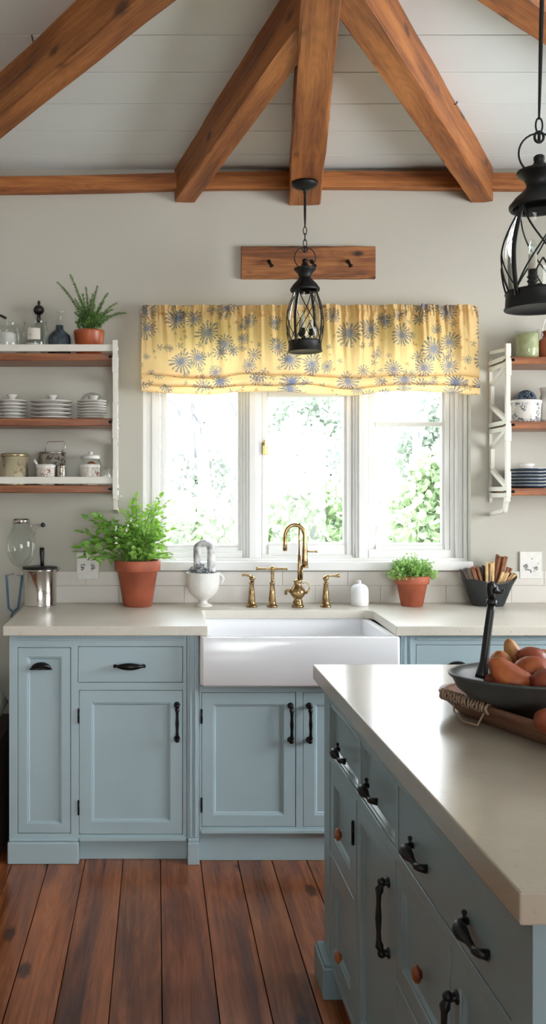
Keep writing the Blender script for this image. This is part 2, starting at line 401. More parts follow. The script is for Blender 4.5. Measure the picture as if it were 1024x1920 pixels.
# rect loft in a (U, V=z, N) frame : door and drawer fronts
def V3(*a): return Vector(a)
class Face:
    """local frame on a vertical cabinet face: u along the face, v up, d outwards"""
    def __init__(s, O, U, Nn): s.O = Vector(O); s.U = Vector(U); s.N = Vector(Nn)
    def p(s, u, v, d=0.0): return s.O + s.U*u + Vector((0,0,1))*v + s.N*d
def rectloft(mb, F_, u0, u1, v0, v1, steps):
    loops = []
    for ins, d in steps:
        loops.append([F_.p(u0+ins, v0+ins, d), F_.p(u1-ins, v0+ins, d), F_.p(u1-ins, v1-ins, d), F_.p(u0+ins, v1-ins, d)])
    mb.loft(loops, True, True, True, smooth=False)
def panel_front(F_, u0, u1, v0, v1, stile, name, parent, mat, flush=-0.0015, t=0.019):
    mb = MB(); g = 0.0018; f = flush
    st = [(0, f-t), (0, f-0.001), (0.001, f), (stile, f), (stile+0.002, f-0.003), (stile+0.006, f-0.0035), (stile+0.0095, f-0.009), (stile+0.0105, f-0.0105)]
    rectloft(mb, F_, u0+g, u1-g, v0+g, v1-g, st)
    return build(mb, name, mat, parent, recalc=True)
def flat_front(F_, u0, u1, v0, v1, name, parent, mat, flush=-0.0015, t=0.019):
    mb = MB(); g = 0.0018; f = flush
    rectloft(mb, F_, u0+g, u1-g, v0+g, v1-g, [(0, f-t), (0, f-0.001), (0.001, f)])
    return build(mb, name, mat, parent)
def frame_mesh(F_, u0, u1, v0, v1, openings, t=0.022):
    us = sorted({u0, u1} | {o[0] for o in openings} | {o[1] for o in openings})
    vs = sorted({v0, v1} | {o[2] for o in openings} | {o[3] for o in openings})
    def inside(a, b): return any(o[0] < a < o[1] and o[2] < b < o[3] for o in openings)
    mb = MB()
    solid = {}
    for i in range(len(us)-1):
        for j in range(len(vs)-1):
            solid[i, j] = not inside((us[i]+us[i+1])/2, (vs[j]+vs[j+1])/2)
    for (i, j), s in solid.items():
        if not s: continue
        a, b, c, d = us[i], us[i+1], vs[j], vs[j+1]
        mb.add([F_.p(a, c), F_.p(b, c), F_.p(b, d), F_.p(a, d)], [(0,1,2,3)])
        for (di, dj, e) in ((-1,0,((a,c),(a,d))), (1,0,((b,c),(b,d))), (0,-1,((a,c),(b,c))), (0,1,((a,d),(b,d)))):
            if not solid.get((i+di, j+dj), False):
                (p0, q0), (p1, q1) = e
                mb.add([F_.p(p0, q0), F_.p(p1, q1), F_.p(p1, q1, -t), F_.p(p0, q0, -t)], [(0,1,2,3)])
    return mb

# ------------------------------------------------------------------ room shell
RX0, RX1, RY0 = -2.3, 3.1, -5.0
WX0, WX1, WZ0, WZ1 = X(267, YW), X(883, YW), 1.098, 2.17
mb = MB(); T = YW+0.22
mb.box(RX0-0.2, WX0, YW, T, 0, ZCEIL+0.1); mb.box(WX1, RX1+0.2, YW, T, 0, ZCEIL+0.1)
mb.box(WX0, WX1, YW, T, 0, WZ0); mb.box(WX0, WX1, YW, T, WZ1, ZCEIL+0.1)
struct(build(mb, 'wall_back', 'wall_paint'))
struct(build(MB().box(RX0-0.2, RX0, RY0-0.2, YW, 0, ZCEIL+0.1), 'wall_left', 'wall_paint'))
# right wall with a window opening, rear wall with a wide opening added for fill light
R0, R1, RZ0, RZ1 = 1.55, 3.15, 1.02, 2.30
mb = MB(); mb.box(RX1, RX1+0.2, RY0-0.2, R0, 0, ZCEIL+0.1); mb.box(RX1, RX1+0.2, R1, YW, 0, ZCEIL+0.1)
mb.box(RX1, RX1+0.2, R0, R1, 0, RZ0); mb.box(RX1, RX1+0.2, R0, R1, RZ1, ZCEIL+0.1)
struct(build(mb, 'wall_right', 'wall_paint'))
Q0, Q1, QZ0, QZ1 = -0.4, 2.6, 0.35, 2.35
mb = MB(); mb.box(RX0, Q0, RY0-0.2, RY0, 0, ZCEIL+0.1); mb.box(Q1, RX1, RY0-0.2, RY0, 0, ZCEIL+0.1)
mb.box(Q0, Q1, RY0-0.2, RY0, 0, QZ0); mb.box(Q0, Q1, RY0-0.2, RY0, QZ1, ZCEIL+0.1)
struct(build(mb, 'wall_front', 'wall_paint'))
# side window beside the camera; unseen rear window added to carry fill light
def plain_window(name, axis, a0, a1, z0, z1, pos, n):
    def bx(mb, p0, p1, q0, q1, t0, t1):
        if axis == 'x': mb.box(t0, t1, p0, p1, q0, q1)
        else: mb.box(p0, p1, t0, t1, q0, q1)
    mb = MB(); t0, t1 = pos-0.03, pos+0.03
    bx(mb, a0, a0+.06, z0, z1, t0, t1); bx(mb, a1-.06, a1, z0, z1, t0, t1)
    bx(mb, a0+.06, a1-.06, z0, z0+.06, t0, t1); bx(mb, a0+.06, a1-.06, z1-.06, z1, t0, t1)
    for i in range(1, n):
        c = a0+(a1-a0)*i/n; bx(mb, c-.025, c+.025, z0+.06, z1-.06, t0, t1)
    w = struct(build(mb, name, 'white_trim'))
    g = MB(); bx(g, a0+.06, a1-.06, z0+.06, z1-.06, pos-.003, pos+.003)
    build(g, 'pane', 'window_glass', w)
plain_window('window_2', 'x', R0, R1, RZ0, RZ1, RX1+0.1, 2)
plain_window('added_rear_window', 'y', Q0, Q1, QZ0, QZ1, RY0-0.1, 3)

# ceiling boards
mb = MB()
pitch = 0.262; y = F*1.48/(922-290) - 4*pitch*4
ys = [F*1.48/632.0 + k*pitch for k in range(-35, 3)]
jx = X(46, 2.80)
for i in range(len(ys)-1):
    a, b = ys[i], min(ys[i+1], YW)
    if a >= YW: break
    a = max(a, RY0)
    if b <= a: continue
    cuts = [RX0]
    c = jx + ((i*1.37) % 2.2) * (1 if i % 2 else -1) if i != 31 else jx
    cuts += sorted(x_ for x_ in (c,) if RX0+.3 < x_ < RX1-.3) + [RX1]
    vis = [q for q in cuts[1:-1] if q < -0.25 or q > 2.2]
    cuts = [RX0]+vis+[RX1]
    for u, w in zip(cuts[:-1], cuts[1:]):
        e = 0.0026
        mb.box(u+e, w-e, a+e, b-e, ZCEIL, ZCEIL+0.02, bev=0.0008)
cg = struct(build(mb, 'ceiling', 'ceiling_paint'))
build(MB().box(RX0, RX1, RY0, YW, ZCEIL+0.02, ZCEIL+0.1), 'ceiling_void', 'dark_gap', cg)

# floor boards
bx_ = [-0.412, -0.274, -0.128, 0.016, 0.171, 0.313, 0.445, 0.58]
while bx_[-1] < RX1: bx_.append(bx_[-1]+random.uniform(.132, .15))
while bx_[0] > RX0: bx_.insert(0, bx_[0]-random.uniform(.132, .15))
mb = MB(); rng = random.Random(3)
tints = {}
for i in range(len(bx_)-1):
    a, b = max(bx_[i], RX0), min(bx_[i+1], RX1)
    tt = (rng.random(), 0.30+0.45*rng.random(), rng.random())
    e = 0.0009 + 0.0009*rng.random()
    if i % 3 == 0: cuts = [RY0, 0.8+rng.uniform(-.4, .4), YW]
    elif i % 3 == 1: cuts = [RY0, -0.4, YW]
    else: cuts = [RY0, 0.3, YW]
    for k, (u, w) in enumerate(zip(cuts[:-1], cuts[1:])):
        t2 = tt if k == len(cuts)-2 else (rng.random(), 0.3+0.45*rng.random(), rng.random())
        mb.box(a+e, b-e, u+e, w-e, -0.02, 0.0, bev=0.0018, tint=t2)
fl = struct(build(mb, 'floor', 'floor_wood'))
sub = build(MB().box(RX0, RX1, RY0, YW, -0.06, -0.02), 'subfloor', 'dark_gap', fl)

# tiled strip between worktop and sill
mb = MB()
x0 = -0.62
for row, (z0, z1) in enumerate(((ZC, 0.990), (0.990, 1.055))):
    x = x0-0.3 + (0.15 if row else 0.0) + X(721, YW) % 0.3
    while x < 2.6:
        a, b = max(x, x0), min(x+0.3, 2.6)
        if b-a > 0.02: mb.box(a+.0008, b-.0008, YW-0.009, YW-0.001, z0+.0008, z1-.0008, bev=0.0012)
        x += 0.3
sp = struct(build(mb, 'trim_1', 'tile'))
build(MB().box(x0, 2.6, YW-0.0065, YW, ZC, 1.055), 'grout', 'grout', sp)
# sill board
struct(build(MB().box(WX0-0.0, WX1, YW-0.035, YW+0.06, 1.060, 1.100, bev=0.004), 'trim_2', 'white_trim'))

# ------------------------------------------------------------------ main window
YG = YW+0.08
def Xg(px): return X(px, YG)
def Zg(py): return Z(py, YG)
FW = Face((0, YG, 0), (1,0,0), (0,-1,0))
zt = WZ1
mb = MB()
def bar(u0, u1, v0, v1, d0, d1, bev=0.003): mb.box(u0, u1, YG-d1, YG-d0, v0, v1, bev=bev)
zb = 1.098
# stepped jambs, mullions and lower rail
bar(WX0, Xg(275), zb, zt, -0.03, 0.035); bar(Xg(275), Xg(284), zb, zt, -0.03, 0.02); bar(Xg(284), Xg(291), zb, zt, -0.03, 0.028); bar(Xg(291), Xg(300), zb, zt, -0.03, 0.008)
bar(Xg(455), Xg(461), zb, zt, -0.03, 0.010); bar(Xg(461), Xg(466), zb, zt, -0.03, 0.024); bar(Xg(466), Xg(479), zb, zt, -0.03, 0.034); bar(Xg(479), Xg(484), zb, zt, -0.03, 0.024); bar(Xg(484), Xg(490), zb, zt, -0.03, 0.012)
bar(Xg(660), Xg(665), zb, zt, -0.03, 0.012); bar(Xg(665), Xg(670), zb, zt, -0.03, 0.024); bar(Xg(670), Xg(682), zb, zt, -0.03, 0.034); bar(Xg(682), Xg(687), zb, zt, -0.03, 0.024); bar(Xg(687), Xg(690), zb, zt, -0.03, 0.010)
bar(Xg(843), Xg(851), zb, zt, -0.03, 0.008); bar(Xg(851), Xg(857), zb, zt, -0.03, 0.026); bar(Xg(857), Xg(865), zb, zt, -0.03, 0.018); bar(Xg(865), WX1, zb, zt, -0.03, 0.035)
bar(Xg(300), Xg(455), zb, Zg(1034), -0.03, 0.014); bar(Xg(490), Xg(660), zb, Zg(1041), -0.03, 0.014); bar(Xg(690), Xg(843), zb, Zg(1031), -0.03, 0.014)
bar(WX0, WX1, zb, Zg(1045), -0.02, 0.038)
bar(Xg(300), Xg(455), zt-.04, zt, -0.03, 0.014); bar(Xg(490), Xg(660), zt-.04, zt, -0.03, 0.014); bar(Xg(690), Xg(843), zt-.04, zt, -0.03, 0.014)
win = struct(build(mb, 'window_1', 'white_trim'))
def sash(u0, u1, gu0, gu1, v0, gv0, v1, gv1, bars=()):
    m = MB(); st = 0.030
    def fr(a, b, c, d, e0, e1): m.box(a, b, YG-e1, YG-e0, c, d, bev=0.002)
    fr(u0, gu0-.012, v0, v1, -st, 0.004); fr(gu0-.012, gu0, v0, v1, -st, -0.006)
    fr(gu1+.012, u1, v0, v1, -st, 0.004); fr(gu1, gu1+.012, v0, v1, -st, -0.006)
    fr(gu0, gu1, v0, gv0-.012, -st, 0.004); fr(gu0, gu1, gv0-.012, gv0, -st, -0.006)
    fr(gu0, gu1, gv1, v1, -st, 0.004)
    for a, b in bars: fr(gu0, gu1, a, b, -st, -0.003)
    s_ = build(m, 'sash', 'white_trim', win)
    build(MB().box(gu0-.005, gu1+.005, YG+.014, YG+.018, gv0-.005, gv1+.005), 'glass_pane', 'window_glass', s_)
    return s_
sash(Xg(301), Xg(455), Xg(313), Xg(446), Zg(1033), Zg(1021), zt-.04, zt-.06)
s2 = sash(Xg(491), Xg(659.5), Xg(503), Xg(645), Zg(1040), Zg(1017), zt-.04, zt-.06, bars=[(Zg(744), Zg(728))])
sash(Xg(690.5), Xg(842.5), Xg(704), Xg(829), Zg(1030), Zg(1018), zt-.04, zt-.06, bars=[(Zg(799), Zg(791))])
# brass latch
lx = Xg(494.5); m = MB()
m.box(lx-.006, lx+.006, YG-.018, YG-.004, Zg(853), Zg(829), bev=.002)
m.box(lx, lx+.022, YG-.028, YG-.018, Zg(852), Zg(838), bev=.002)
m.tube([(lx, YG-.014, Zg(836)), (lx, YG-.03, Zg(832)), (lx, YG-.03, Zg(826))], .004, 8)
build(m, 'latch', 'polished_brass', s2)

# ------------------------------------------------------------------ beams
def beam(p0, p1, w0, w1, z0, z1, label, seed, name='ceiling_beam', sag=None, mat='beam_wood', notch=True, amp=.003):
    p0 = Vector((p0[0], p0[1], 0)); p1 = Vector((p1[0], p1[1], 0)); d = p1-p0; L = d.length
    a = math.atan2(d.y, d.x); n = max(8, int(L/0.045)); loops = []
    h = z1-z0; cs = 0.005
    for i in range(n+1):
        t = i/n; w = (w0+(w1-w0)*t)/2
        q = [(-w+cs, 0), (w-cs, 0), (w-cs*.3, cs*.3), (w, cs), (w, h*.55), (w, h), (-w, h), (-w, h*.55), (-w, cs), (-w+cs*.3, cs*.3)]
        lp = []
        for k, (y_, z_) in enumerate(q):
            nv = noise.noise_vector(Vector((t*L*3.1+seed*11, k//2*1.7, seed)))
            nf = noise.noise_vector(Vector((t*L*14+seed*5, k//2*2.3, seed+3)))
            dy = nv.x*amp*1.3+nf.x*amp*.45; dz = (nv.y*amp*1.1+nf.y*amp*.35) if k not in (5, 6) else 0
            s_ = sag(t) if sag and k not in (5, 6) else 0
            s2_ = sag(t) if sag and k in (5, 6) else 0
            lp.append((t*L, y_+dy, z_+dz+s_+s2_))
        loops.append(lp)
    mb = MB(); mb.loft(loops, True, True, True, smooth=False)
    o = build(mb, name, mat, None, loc=(p0.x, p0.y, z0)); o.rotation_euler = (0, 0, a)
    return tag(o, label, 'beam', 'exposed ceiling beams')
zb_ = 2.748
beam((.130, YW), (0.525, 2.2), .092, .090, zb_, ZCEIL, 'timber ceiling beam slanting up to the right, its end above the left half of the curtain', 1)
beam((.682, YW), (.408, 2.2), .142, .100, zb_-.012, ZCEIL, 'broad central timber ceiling beam that carries the round mount of the middle lantern', 2)
beam((1.502, YW), (.36, 2.2), .090, .095, zb_, ZCEIL, 'timber ceiling beam slanting down rightward, its end above the right end of the curtain', 3)
beam((-1.14, YW), (.24, 2.105), .092, .092, zb_, ZCEIL, 'dark timber ceiling beam crossing the top left corner, clear of the back wall in view', 4)
beam((2.5, 3.79), (.52, 2.11), .095, .095, zb_, ZCEIL, 'timber ceiling beam seen only in the top right corner behind the near lantern', 5)
zpl = Z(353, YW-.05)
def sagp(t):
    xx = RX0+.02+t*(RX1-RX0-.04)
    px = CX+xx*F/(YW-.05)
    return -0.020*max(0.0, min(1.0, (330-px)/330)) - 0.004*math.sin(px/130.0) + .002
beam((RX0+.02, YW-.026), (RX1-.02, YW-.026), .05, .05, zpl, zpl+.072, 'long thin timber running level along the top of the back wall behind the slanting beams', 6, sag=sagp, amp=.0016)
# small hook in ceiling
hk = MB(); hx, hy = X(850, F*1.48/735), F*1.48/735
hk.tube([(hx, hy, ZCEIL), (hx, hy, ZCEIL-.012), (hx+.006, hy, ZCEIL-.018), (hx+.014, hy, ZCEIL-.014), (hx+.014, hy, ZCEIL-.006)], .0022, 8)
tag(build(hk, 'ceiling_hook', 'iron'), 'tiny metal hook in the white ceiling boards right of the slanting beam', 'hook')

# ------------------------------------------------------------------ hardware
def pull_bow(F_, u, v, length, parent, vertical=True, name='handle', off=.032, r=.0064, mat='iron_dark_bronze', up=None):
    m = MB(); pts = []; rr = []
    n = 18
    prof = [(-.5, .0, 1.6), (-.5, .3, 1.1), (-.47, .75, 1.0), (-.40, .95, 1.5), (-.33, 1.0, .95), (-.2, 1.03, .8), (0, 1.05, 1.15), (.2, 1.03, .8), (.33, 1.0, .95), (.40, .95, 1.5), (.47, .75, 1.0), (.5, .3, 1.1), (.5, .0, 1.6)]
    for t, d, k in prof:
        s = t*length
        pts.append(F_.p(u+(0 if vertical else s), v+(s if vertical else 0), d*off)); rr.append(r*k)
    m.tube(pts, rr, 10)
    for s in (-.5, .5):
        c = F_.p(u+(0 if vertical else s*length), v+(s*length if vertical else 0), .0)
        m.ball(c, r*1.9, sc=(1.0 if abs(F_.N.x) < .5 else .4, 1.0 if abs(F_.N.y) < .5 else .4, 1.0))
        c2 = F_.p(u+(0 if vertical else s*length*1.02), v+(s*length*1.02 if vertical else 0), off*.72)
        m.ball(c2, r*1.45)
    return build(m, name, mat, parent)
def pull_oval(F_, u, v, w, h, parent, off=.026):
    m = MB(); pts = []; rr = []
    for i in range(17):
        t = -1+2*i/16; pts.append(F_.p(u+t*w*.5, v, off*(1-.55*abs(t)**3)))
        rr.append(h*.5*max(.28, math.cos(t*PI/2)**.8) if abs(t) < .86 else h*(.26 if abs(t) > .95 else .20))
    m.tube(pts, rr, 12, flat=1.0, up=(0,0,1))
    for s in (-1, 1):
        m.tube([F_.p(u+s*w*.46, v, 0), F_.p(u+s*w*.46, v, off*.5)], h*.22, 10)
    return build(m, 'handle', 'iron_dark_bronze', parent)
def pull_cup(F_, u, v, w, h, parent):
    m = MB(); loops = []
    for i in range(13):      # quarter dome: arch over the top, open below
        a = PI*i/12
        lp = []
        for j in range(8):
            b = PI/2*j/7
            lp.append(F_.p(u-math.cos(a)*w/2*math.cos(b), v+math.sin(a)*h*math.cos(b)**.8, .002+.026*math.sin(b)*(.35+.65*math.sin(a))))
        loops.append(lp)
    m.loft(loops, closed=False)
    m.tube([F_.p(u-w/2-.004, v-.001, .002), F_.p(u+w/2+.004, v-.001, .002)], .0035, 8)
    o = build(m, 'handle', 'iron_dark_bronze', parent)
    s = o.modifiers.new('thick', 'SOLIDIFY'); s.thickness = .002
    return o
def pull_spoon(F_, u, v, parent, L=.088):
    """curved iron pull of the island drawers: round shield at the far end, arm curling down to a foot"""
    m = MB(); off = .017
    pts = [F_.p(u-L*.50, v+.004, 0), F_.p(u-L*.50, v+.004, off*.6), F_.p(u-L*.44, v+.003, off*.95), F_.p(u-L*.30, v, off*1.1), F_.p(u-L*.14, v-.002, off*1.1), F_.p(u, v-.006, off*.85), F_.p(u+L*.16, v-.009, off*.75), F_.p(u+L*.34, v-.006, off*.9), F_.p(u+L*.46, v-.004, off*.75), F_.p(u+L*.50, v-.005, 0)]
    m.tube(pts, [.006, .005, .008, .0125, .0115, .0062, .005, .0062, .007, .0085], 12, flat=1.0, up=(0,0,1))
    m.ball(F_.p(u-L*.5, v+.018, off*.35), .0045)
    m.tube([F_.p(u-L*.5, v+.018, off*.35), F_.p(u-L*.5, v+.004, off*.3)], .003, 8)
    return build(m, 'handle', 'iron', parent)
def knob(F_, u, v, parent, r=.0165):
    m = MB(); n = 20
    prof = [(0.0001, 0.0), (r*.55, 0.0), (r*.5, .003), (r*.92, .005), (r, .009), (r*.93, .013), (r*.6, .016), (.0001, .017)]
    loops = []
    for q, d in prof:
        loops.append([F_.p(u+q*math.cos(2*PI*i/n), v+q*math.sin(2*PI*i/n), d) for i in range(n)])
    m.loft(loops); return build(m, 'knob', 'knob_wood', parent)
def hinge(F_, u, v, parent, h=.046):
    m = MB()
    m.tube([F_.p(u, v-h/2, .003), F_.p(u, v+h/2, .003)], .0042, 8)
    m.ball(F_.p(u, v-h/2-.002, .003), .0042); m.ball(F_.p(u, v+h/2+.002, .003), .0042)
    return build(m, 'hinge', 'iron_dark_bronze', parent)
def fbox(F_, mb, u0, u1, v0, v1, d0, d1):
    vs = [F_.p(u, v, d) for u in (u0, u1) for v in (v0, v1) for d in (d0, d1)]
    mb.add(vs, [(0,1,3,2), (4,6,7,5), (0,4,5,1), (2,3,7,6), (0,2,6,4), (1,5,7,3)])

# ------------------------------------------------------------------ base cabinets along the back wall
FB = Face((0, YF, 0), (1,0,0), (0,-1,0))
def U(px): return X(px, YF)
def Vz(py): return Z(py, YF)
ztop = ZC-0.037
P_ = 'cabinet_paint'
# left cabinet
cab = thing('base_cabinet', 'grey-blue base cabinet left of the sink with a tall narrow door and one drawer', 'cabinet', (U(180), YF+.3, 0))
op = [(U(33), U(133), Vz(1563), Vz(1214)), (U(146), U(343), Vz(1280), Vz(1212)), (U(148), U(343), Vz(1565), Vz(1294))]
build(frame_mesh(FB, U(17), U(350), Vz(1575), ztop, op), 'face_frame', P_, cab, bevel=.0012)
build(MB().box(U(17), U(350), YF+.0215, YW-.012, .085, ztop), 'body', P_, cab, bevel=.002)
def mould(par, *a):     # one moulding strip
    m = MB(); fbox(FB, m, *a); build(m, 'moulding', P_, par, bevel=.0015)
mould(cab, U(31), U(345), Vz(1192), ztop, 0, .006); mould(cab, U(31), U(345), Vz(1200), Vz(1196), 0, .004)
mould(cab, U(150), U(349), Vz(1576), Vz(1569), 0, .008)
d1 = panel_front(FB, *op[0], .034, 'door', cab, P_)
pull_cup(FB, U(77), Vz(1254), .078, .026, d1)
d2 = flat_front(FB, *op[1], 'drawer', cab, P_)
pull_oval(FB, U(243), Vz(1248), .116, .028, d2)
d3 = panel_front(FB, *op[2], .046, 'door', cab, P_)
pull_bow(FB, U(332), Vz(1353), .128, d3)
for py in (1342, 1514): hinge(FB, U(147.5), Vz(py), d3)
m = MB(); m.box(U(17)-.004, U(148), YF-.016, YF+.10, 0, Vz(1577)); m.box(U(17)+.002, U(147), YF-.009, YF+.10, Vz(1577), Vz(1571))
m.box(U(17)+.0, U(17)+.02, YF+.1, YW-.02, 0, .085)
build(m, 'foot', P_, cab, bevel=.004)
build(MB().box(U(146), U(352), YF+.035, YF+.055, 0, .09), 'toe_board', P_, cab, bevel=.002)
# pilaster left of the sink
def pilaster(px0, px1, par, footed=True):
    m = MB(); a, b = U(px0), U(px1)
    m.box(a, b, YF-.004, YF+.3, .09, ztop)
    w = b-a
    m.box(a+w*.20, a+w*.38, YF-.010, YF, .10, ztop); m.box(a+w*.60, a+w*.80, YF-.010, YF, .10, ztop)
    o = build(m, 'pilaster', P_, par, bevel=.0025)
    m = MB(); m.box(a+.002, b, YF-.022, YF+.06, 0, Vz(1577)); m.box(a+.004, b-.002, YF-.014, YF+.06, Vz(1577), Vz(1570))
    build(m, 'foot', P_, par, bevel=.003)
pilaster(350.5, 373.4, cab)
# sink cabinet
sc_ = thing('sink_cabinet', 'grey-blue two-door cabinet under the white apron sink', 'cabinet', (U(562), YF+.3, 0))
op = [(U(377.5), U(555), Vz(1551), Vz(1298)), (U(568), U(746), Vz(1551), Vz(1298))]
SINK0, SINK1, SY = X(375.5, 3.43), X(751.5, 3.43), 3.43
SZ0, SZ1 = Z(1288, SY), Z(1187, SY)
build(frame_mesh(FB, U(374), U(751), Vz(1561), SZ0-.002, op), 'face_frame', P_, sc_, bevel=.0012)
build(MB().box(U(374), U(751), YF+.0215, YW-.012, .085, SZ0-.002), 'body', P_, sc_, bevel=.002)
m = MB(); fbox(FB, m, U(377), U(751), Vz(1562), Vz(1555), 0, .009); build(m, 'moulding', P_, sc_, bevel=.002)
d1 = panel_front(FB, *op[0], .044, 'door', sc_, P_); pull_bow(FB, U(545), Vz(1355), .130, d1)
for py in (1343, 1509): hinge(FB, U(377.5)+.001, Vz(py), d1)
d2 = panel_front(FB, *op[1], .044, 'door', sc_, P_); pull_bow(FB, U(580), Vz(1355), .130, d2)
for py in (1343, 1509): hinge(FB, U(745.5), Vz(py), d2)
build(MB().box(U(374), U(751), YF+.022, YF+.042, 0, .105), 'toe_board', P_, sc_, bevel=.002)
# right cabinet
rc = thing('base_cabinet', 'pale blue base cabinet right of the sink, mostly hidden behind the island', 'cabinet', (U(1000), YF+.3, 0))
xr = 2.35
op = [(U(780), U(1060), Vz(1280), Vz(1209)), (U(1075), U(1290), Vz(1280), Vz(1209)), (U(780), U(1060), Vz(1564), Vz(1294)), (U(1075), U(1290), Vz(1564), Vz(1294))]
build(frame_mesh(FB, U(777), xr, .09, ztop, op), 'face_frame', P_, rc, bevel=.0012)
build(MB().box(U(777), xr, YF+.0215, YW-.012, .085, ztop), 'body', P_, rc, bevel=.002)
mould(rc, U(780), xr, Vz(1191), ztop, 0, .007); mould(rc, U(780), xr, Vz(1200), Vz(1196), 0, .004)
for o_ in op[:2]:
    q = flat_front(FB, *o_, 'drawer', rc, P_); pull_cup(FB, (o_[0]+o_[1])/2 if o_ is not op[0] else U(858), Vz(1252), .08, .026, q)
for i, o_ in enumerate(op[2:]):
    q = panel_front(FB, *o_, .046, 'door', rc, P_); pull_bow(FB, o_[1]-.022 if i == 0 else o_[0]+.022, Vz(1353), .128, q)
pilaster(752, 777, rc)
build(MB().box(U(777), xr, YF+.035, YF+.055, 0, .09), 'toe_board', P_, rc, bevel=.002)

# ------------------------------------------------------------------ worktop with sink cut-out
CL0 = X(5, YC); cutx0, cutx1, cuty = 0.196, 0.928, 3.93
def arc(cx, cy, r, a0, a1, n=6): return [(cx+r*math.cos(a0+(a1-a0)*i/n), cy+r*math.sin(a0+(a1-a0)*i/n)) for i in range(n+1)]
poly = [(CL0, YC), (cutx0, YC)] + arc(cutx0+.02, cuty-.02, .02, PI, PI/2, 5) + arc(cutx1-.05, cuty-.05, .05, PI/2, 0, 6) + [(X(743, YC), YC), (2.6, YC), (2.6, YW-.002), (CL0-.01, YW-.002)]
m = MB(); m.prism(poly, ZC-.037, ZC)
tag(build(m, 'worktop', 'counter_stone', bevel=.003), 'long pale stone worktop along the back wall with the sink set into it', 'worktop')

# ------------------------------------------------------------------ apron sink
def rrect(x0, x1, y0, y1, r, z, n=6):
    pts = []
    for cx, cy, a in ((x1-r, y1-r, 0), (x0+r, y1-r, PI/2), (x0+r, y0+r, PI), (x1-r, y0+r, 1.5*PI)):
        for i in range(n+1): pts.append((cx+r*math.cos(a+PI/2*i/n), cy+r*math.sin(a+PI/2*i/n), z))
    return pts
SB = cuty+.03
zr = ZC-.0375
# outer shell below the worktop, apron in front rising a little higher
m = MB()
L = [rrect(SINK0+.01, SINK1-.01, SY+.006, SB, .012, SZ0), rrect(SINK0, SINK1, SY, SB, .014, SZ0+.008), rrect(SINK0, SINK1, SY, SB, .014, zr-.006), rrect(SINK0+.002, SINK1-.002, SY+.002, SB-.002, .014, zr-.001),
     rrect(SINK0+.006, SINK1-.006, SY+.006, SB-.006, .014, zr),
     rrect(SINK0+.030, SINK1-.030, SY+.030, SB-.012, .03, zr), rrect(SINK0+.034, SINK1-.034, SY+.034, SB-.014, .03, zr-.005),
     rrect(SINK0+.036, SINK1-.036, SY+.036, SB-.016, .035, zr-.15), rrect(SINK0+.06, SINK1-.06, SY+.06, SB-.04, .035, zr-.175)]
m.loft(L, True, True, True)
sink = tag(build(m, 'apron_sink', 'ceramic'), 'white ceramic apron-front sink set between the worktops under the window', 'sink')
# front rim sits flush with the top of the worktop
e = sink.modifiers.new('es', 'EDGE_SPLIT'); e.split_angle = math.radians(50)

# ------------------------------------------------------------------ lathe helper for small things
def lobj(name, mat, prof, c, parent=None, n=32, sx=1, sy=1, **k):
    m = MB(); m.lathe(prof, c, n, sx, sy)
    return build(m, name, mat, parent, **k)
def cyl_on(px, py_bottom, z=ZC):        # depth at which a point of height z shows at row py
    return F*(H-z)/(py_bottom-CY)

# ------------------------------------------------------------------ brass taps
YT = 4.035
def tx(px): return X(px, YT)
def tz(py): return Z(py, YT-.0)
def tap_body(t, x, ztop_, r0=.016, par=None, name='body'):
    h = ztop_-ZC
    prof = [(.0001, 0), (.0245, 0), (.025, .004), (.0235, .009), (.018, .012), (.0185, .017), (.0145, .022), (.0165, .026), (.0125, h*.62), (.0095, h*.92), (.0125, h*.94), (.0125, h*.975), (.009, h), (.0001, h)]
    return lobj(name, 'brass', prof, (x, YT, ZC), t, 28)
# left lever tap
t = thing('brass_tap', 'short brass tap with a lever pointing left, leftmost of the brass fittings behind the sink', 'tap', (tx(472), YT, ZC), 'brass fittings behind the sink')
tap_body(t, tx(472), tz(1091))
m = MB(); m.lathe([(.0001,0), (.009,0), (.0075,.006), (.013,.013), (.014,.018), (.010,.024), (.0001,.025)], (tx(473), YT, tz(1091)), 20)
m.tube([(tx(473), YT, tz(1080)), (tx(466), YT-.002, tz(1079)), (tx(458), YT-.004, tz(1077.5)), (tx(454), YT-.005, tz(1078))], [.006,.0045,.0055,.007], 10)
build(m, 'lever', 'brass', t)
# cross bar tap
t = thing('brass_tap', 'taller brass tap with a horizontal crossbar on top, second brass fitting from the left', 'tap', (tx(510.5), YT, ZC), 'brass fittings behind the sink')
tap_body(t, tx(510.5), tz(1091))
m = MB(); m.lathe([(.0001,0), (.008,0), (.0062,.006), (.0075,.012), (.0075,.050), (.0095,.053), (.0105,.060), (.0095,.066), (.006,.069), (.0001,.070)], (tx(511), YT, tz(1091)), 20)
build(m, 'neck', 'brass', t)
m = MB(); zz = tz(1066.5)
m.tube([(tx(480.5), YT, zz+.002), (tx(482), YT, zz+.002), (tx(485), YT, zz), (tx(500), YT, zz), (tx(511), YT, zz), (tx(524), YT, zz), (tx(536), YT, zz), (tx(539), YT, zz)], [.0085,.009,.0055,.0052,.007,.005,.0055,.0065], 12)
build(m, 'lever', 'brass', t)
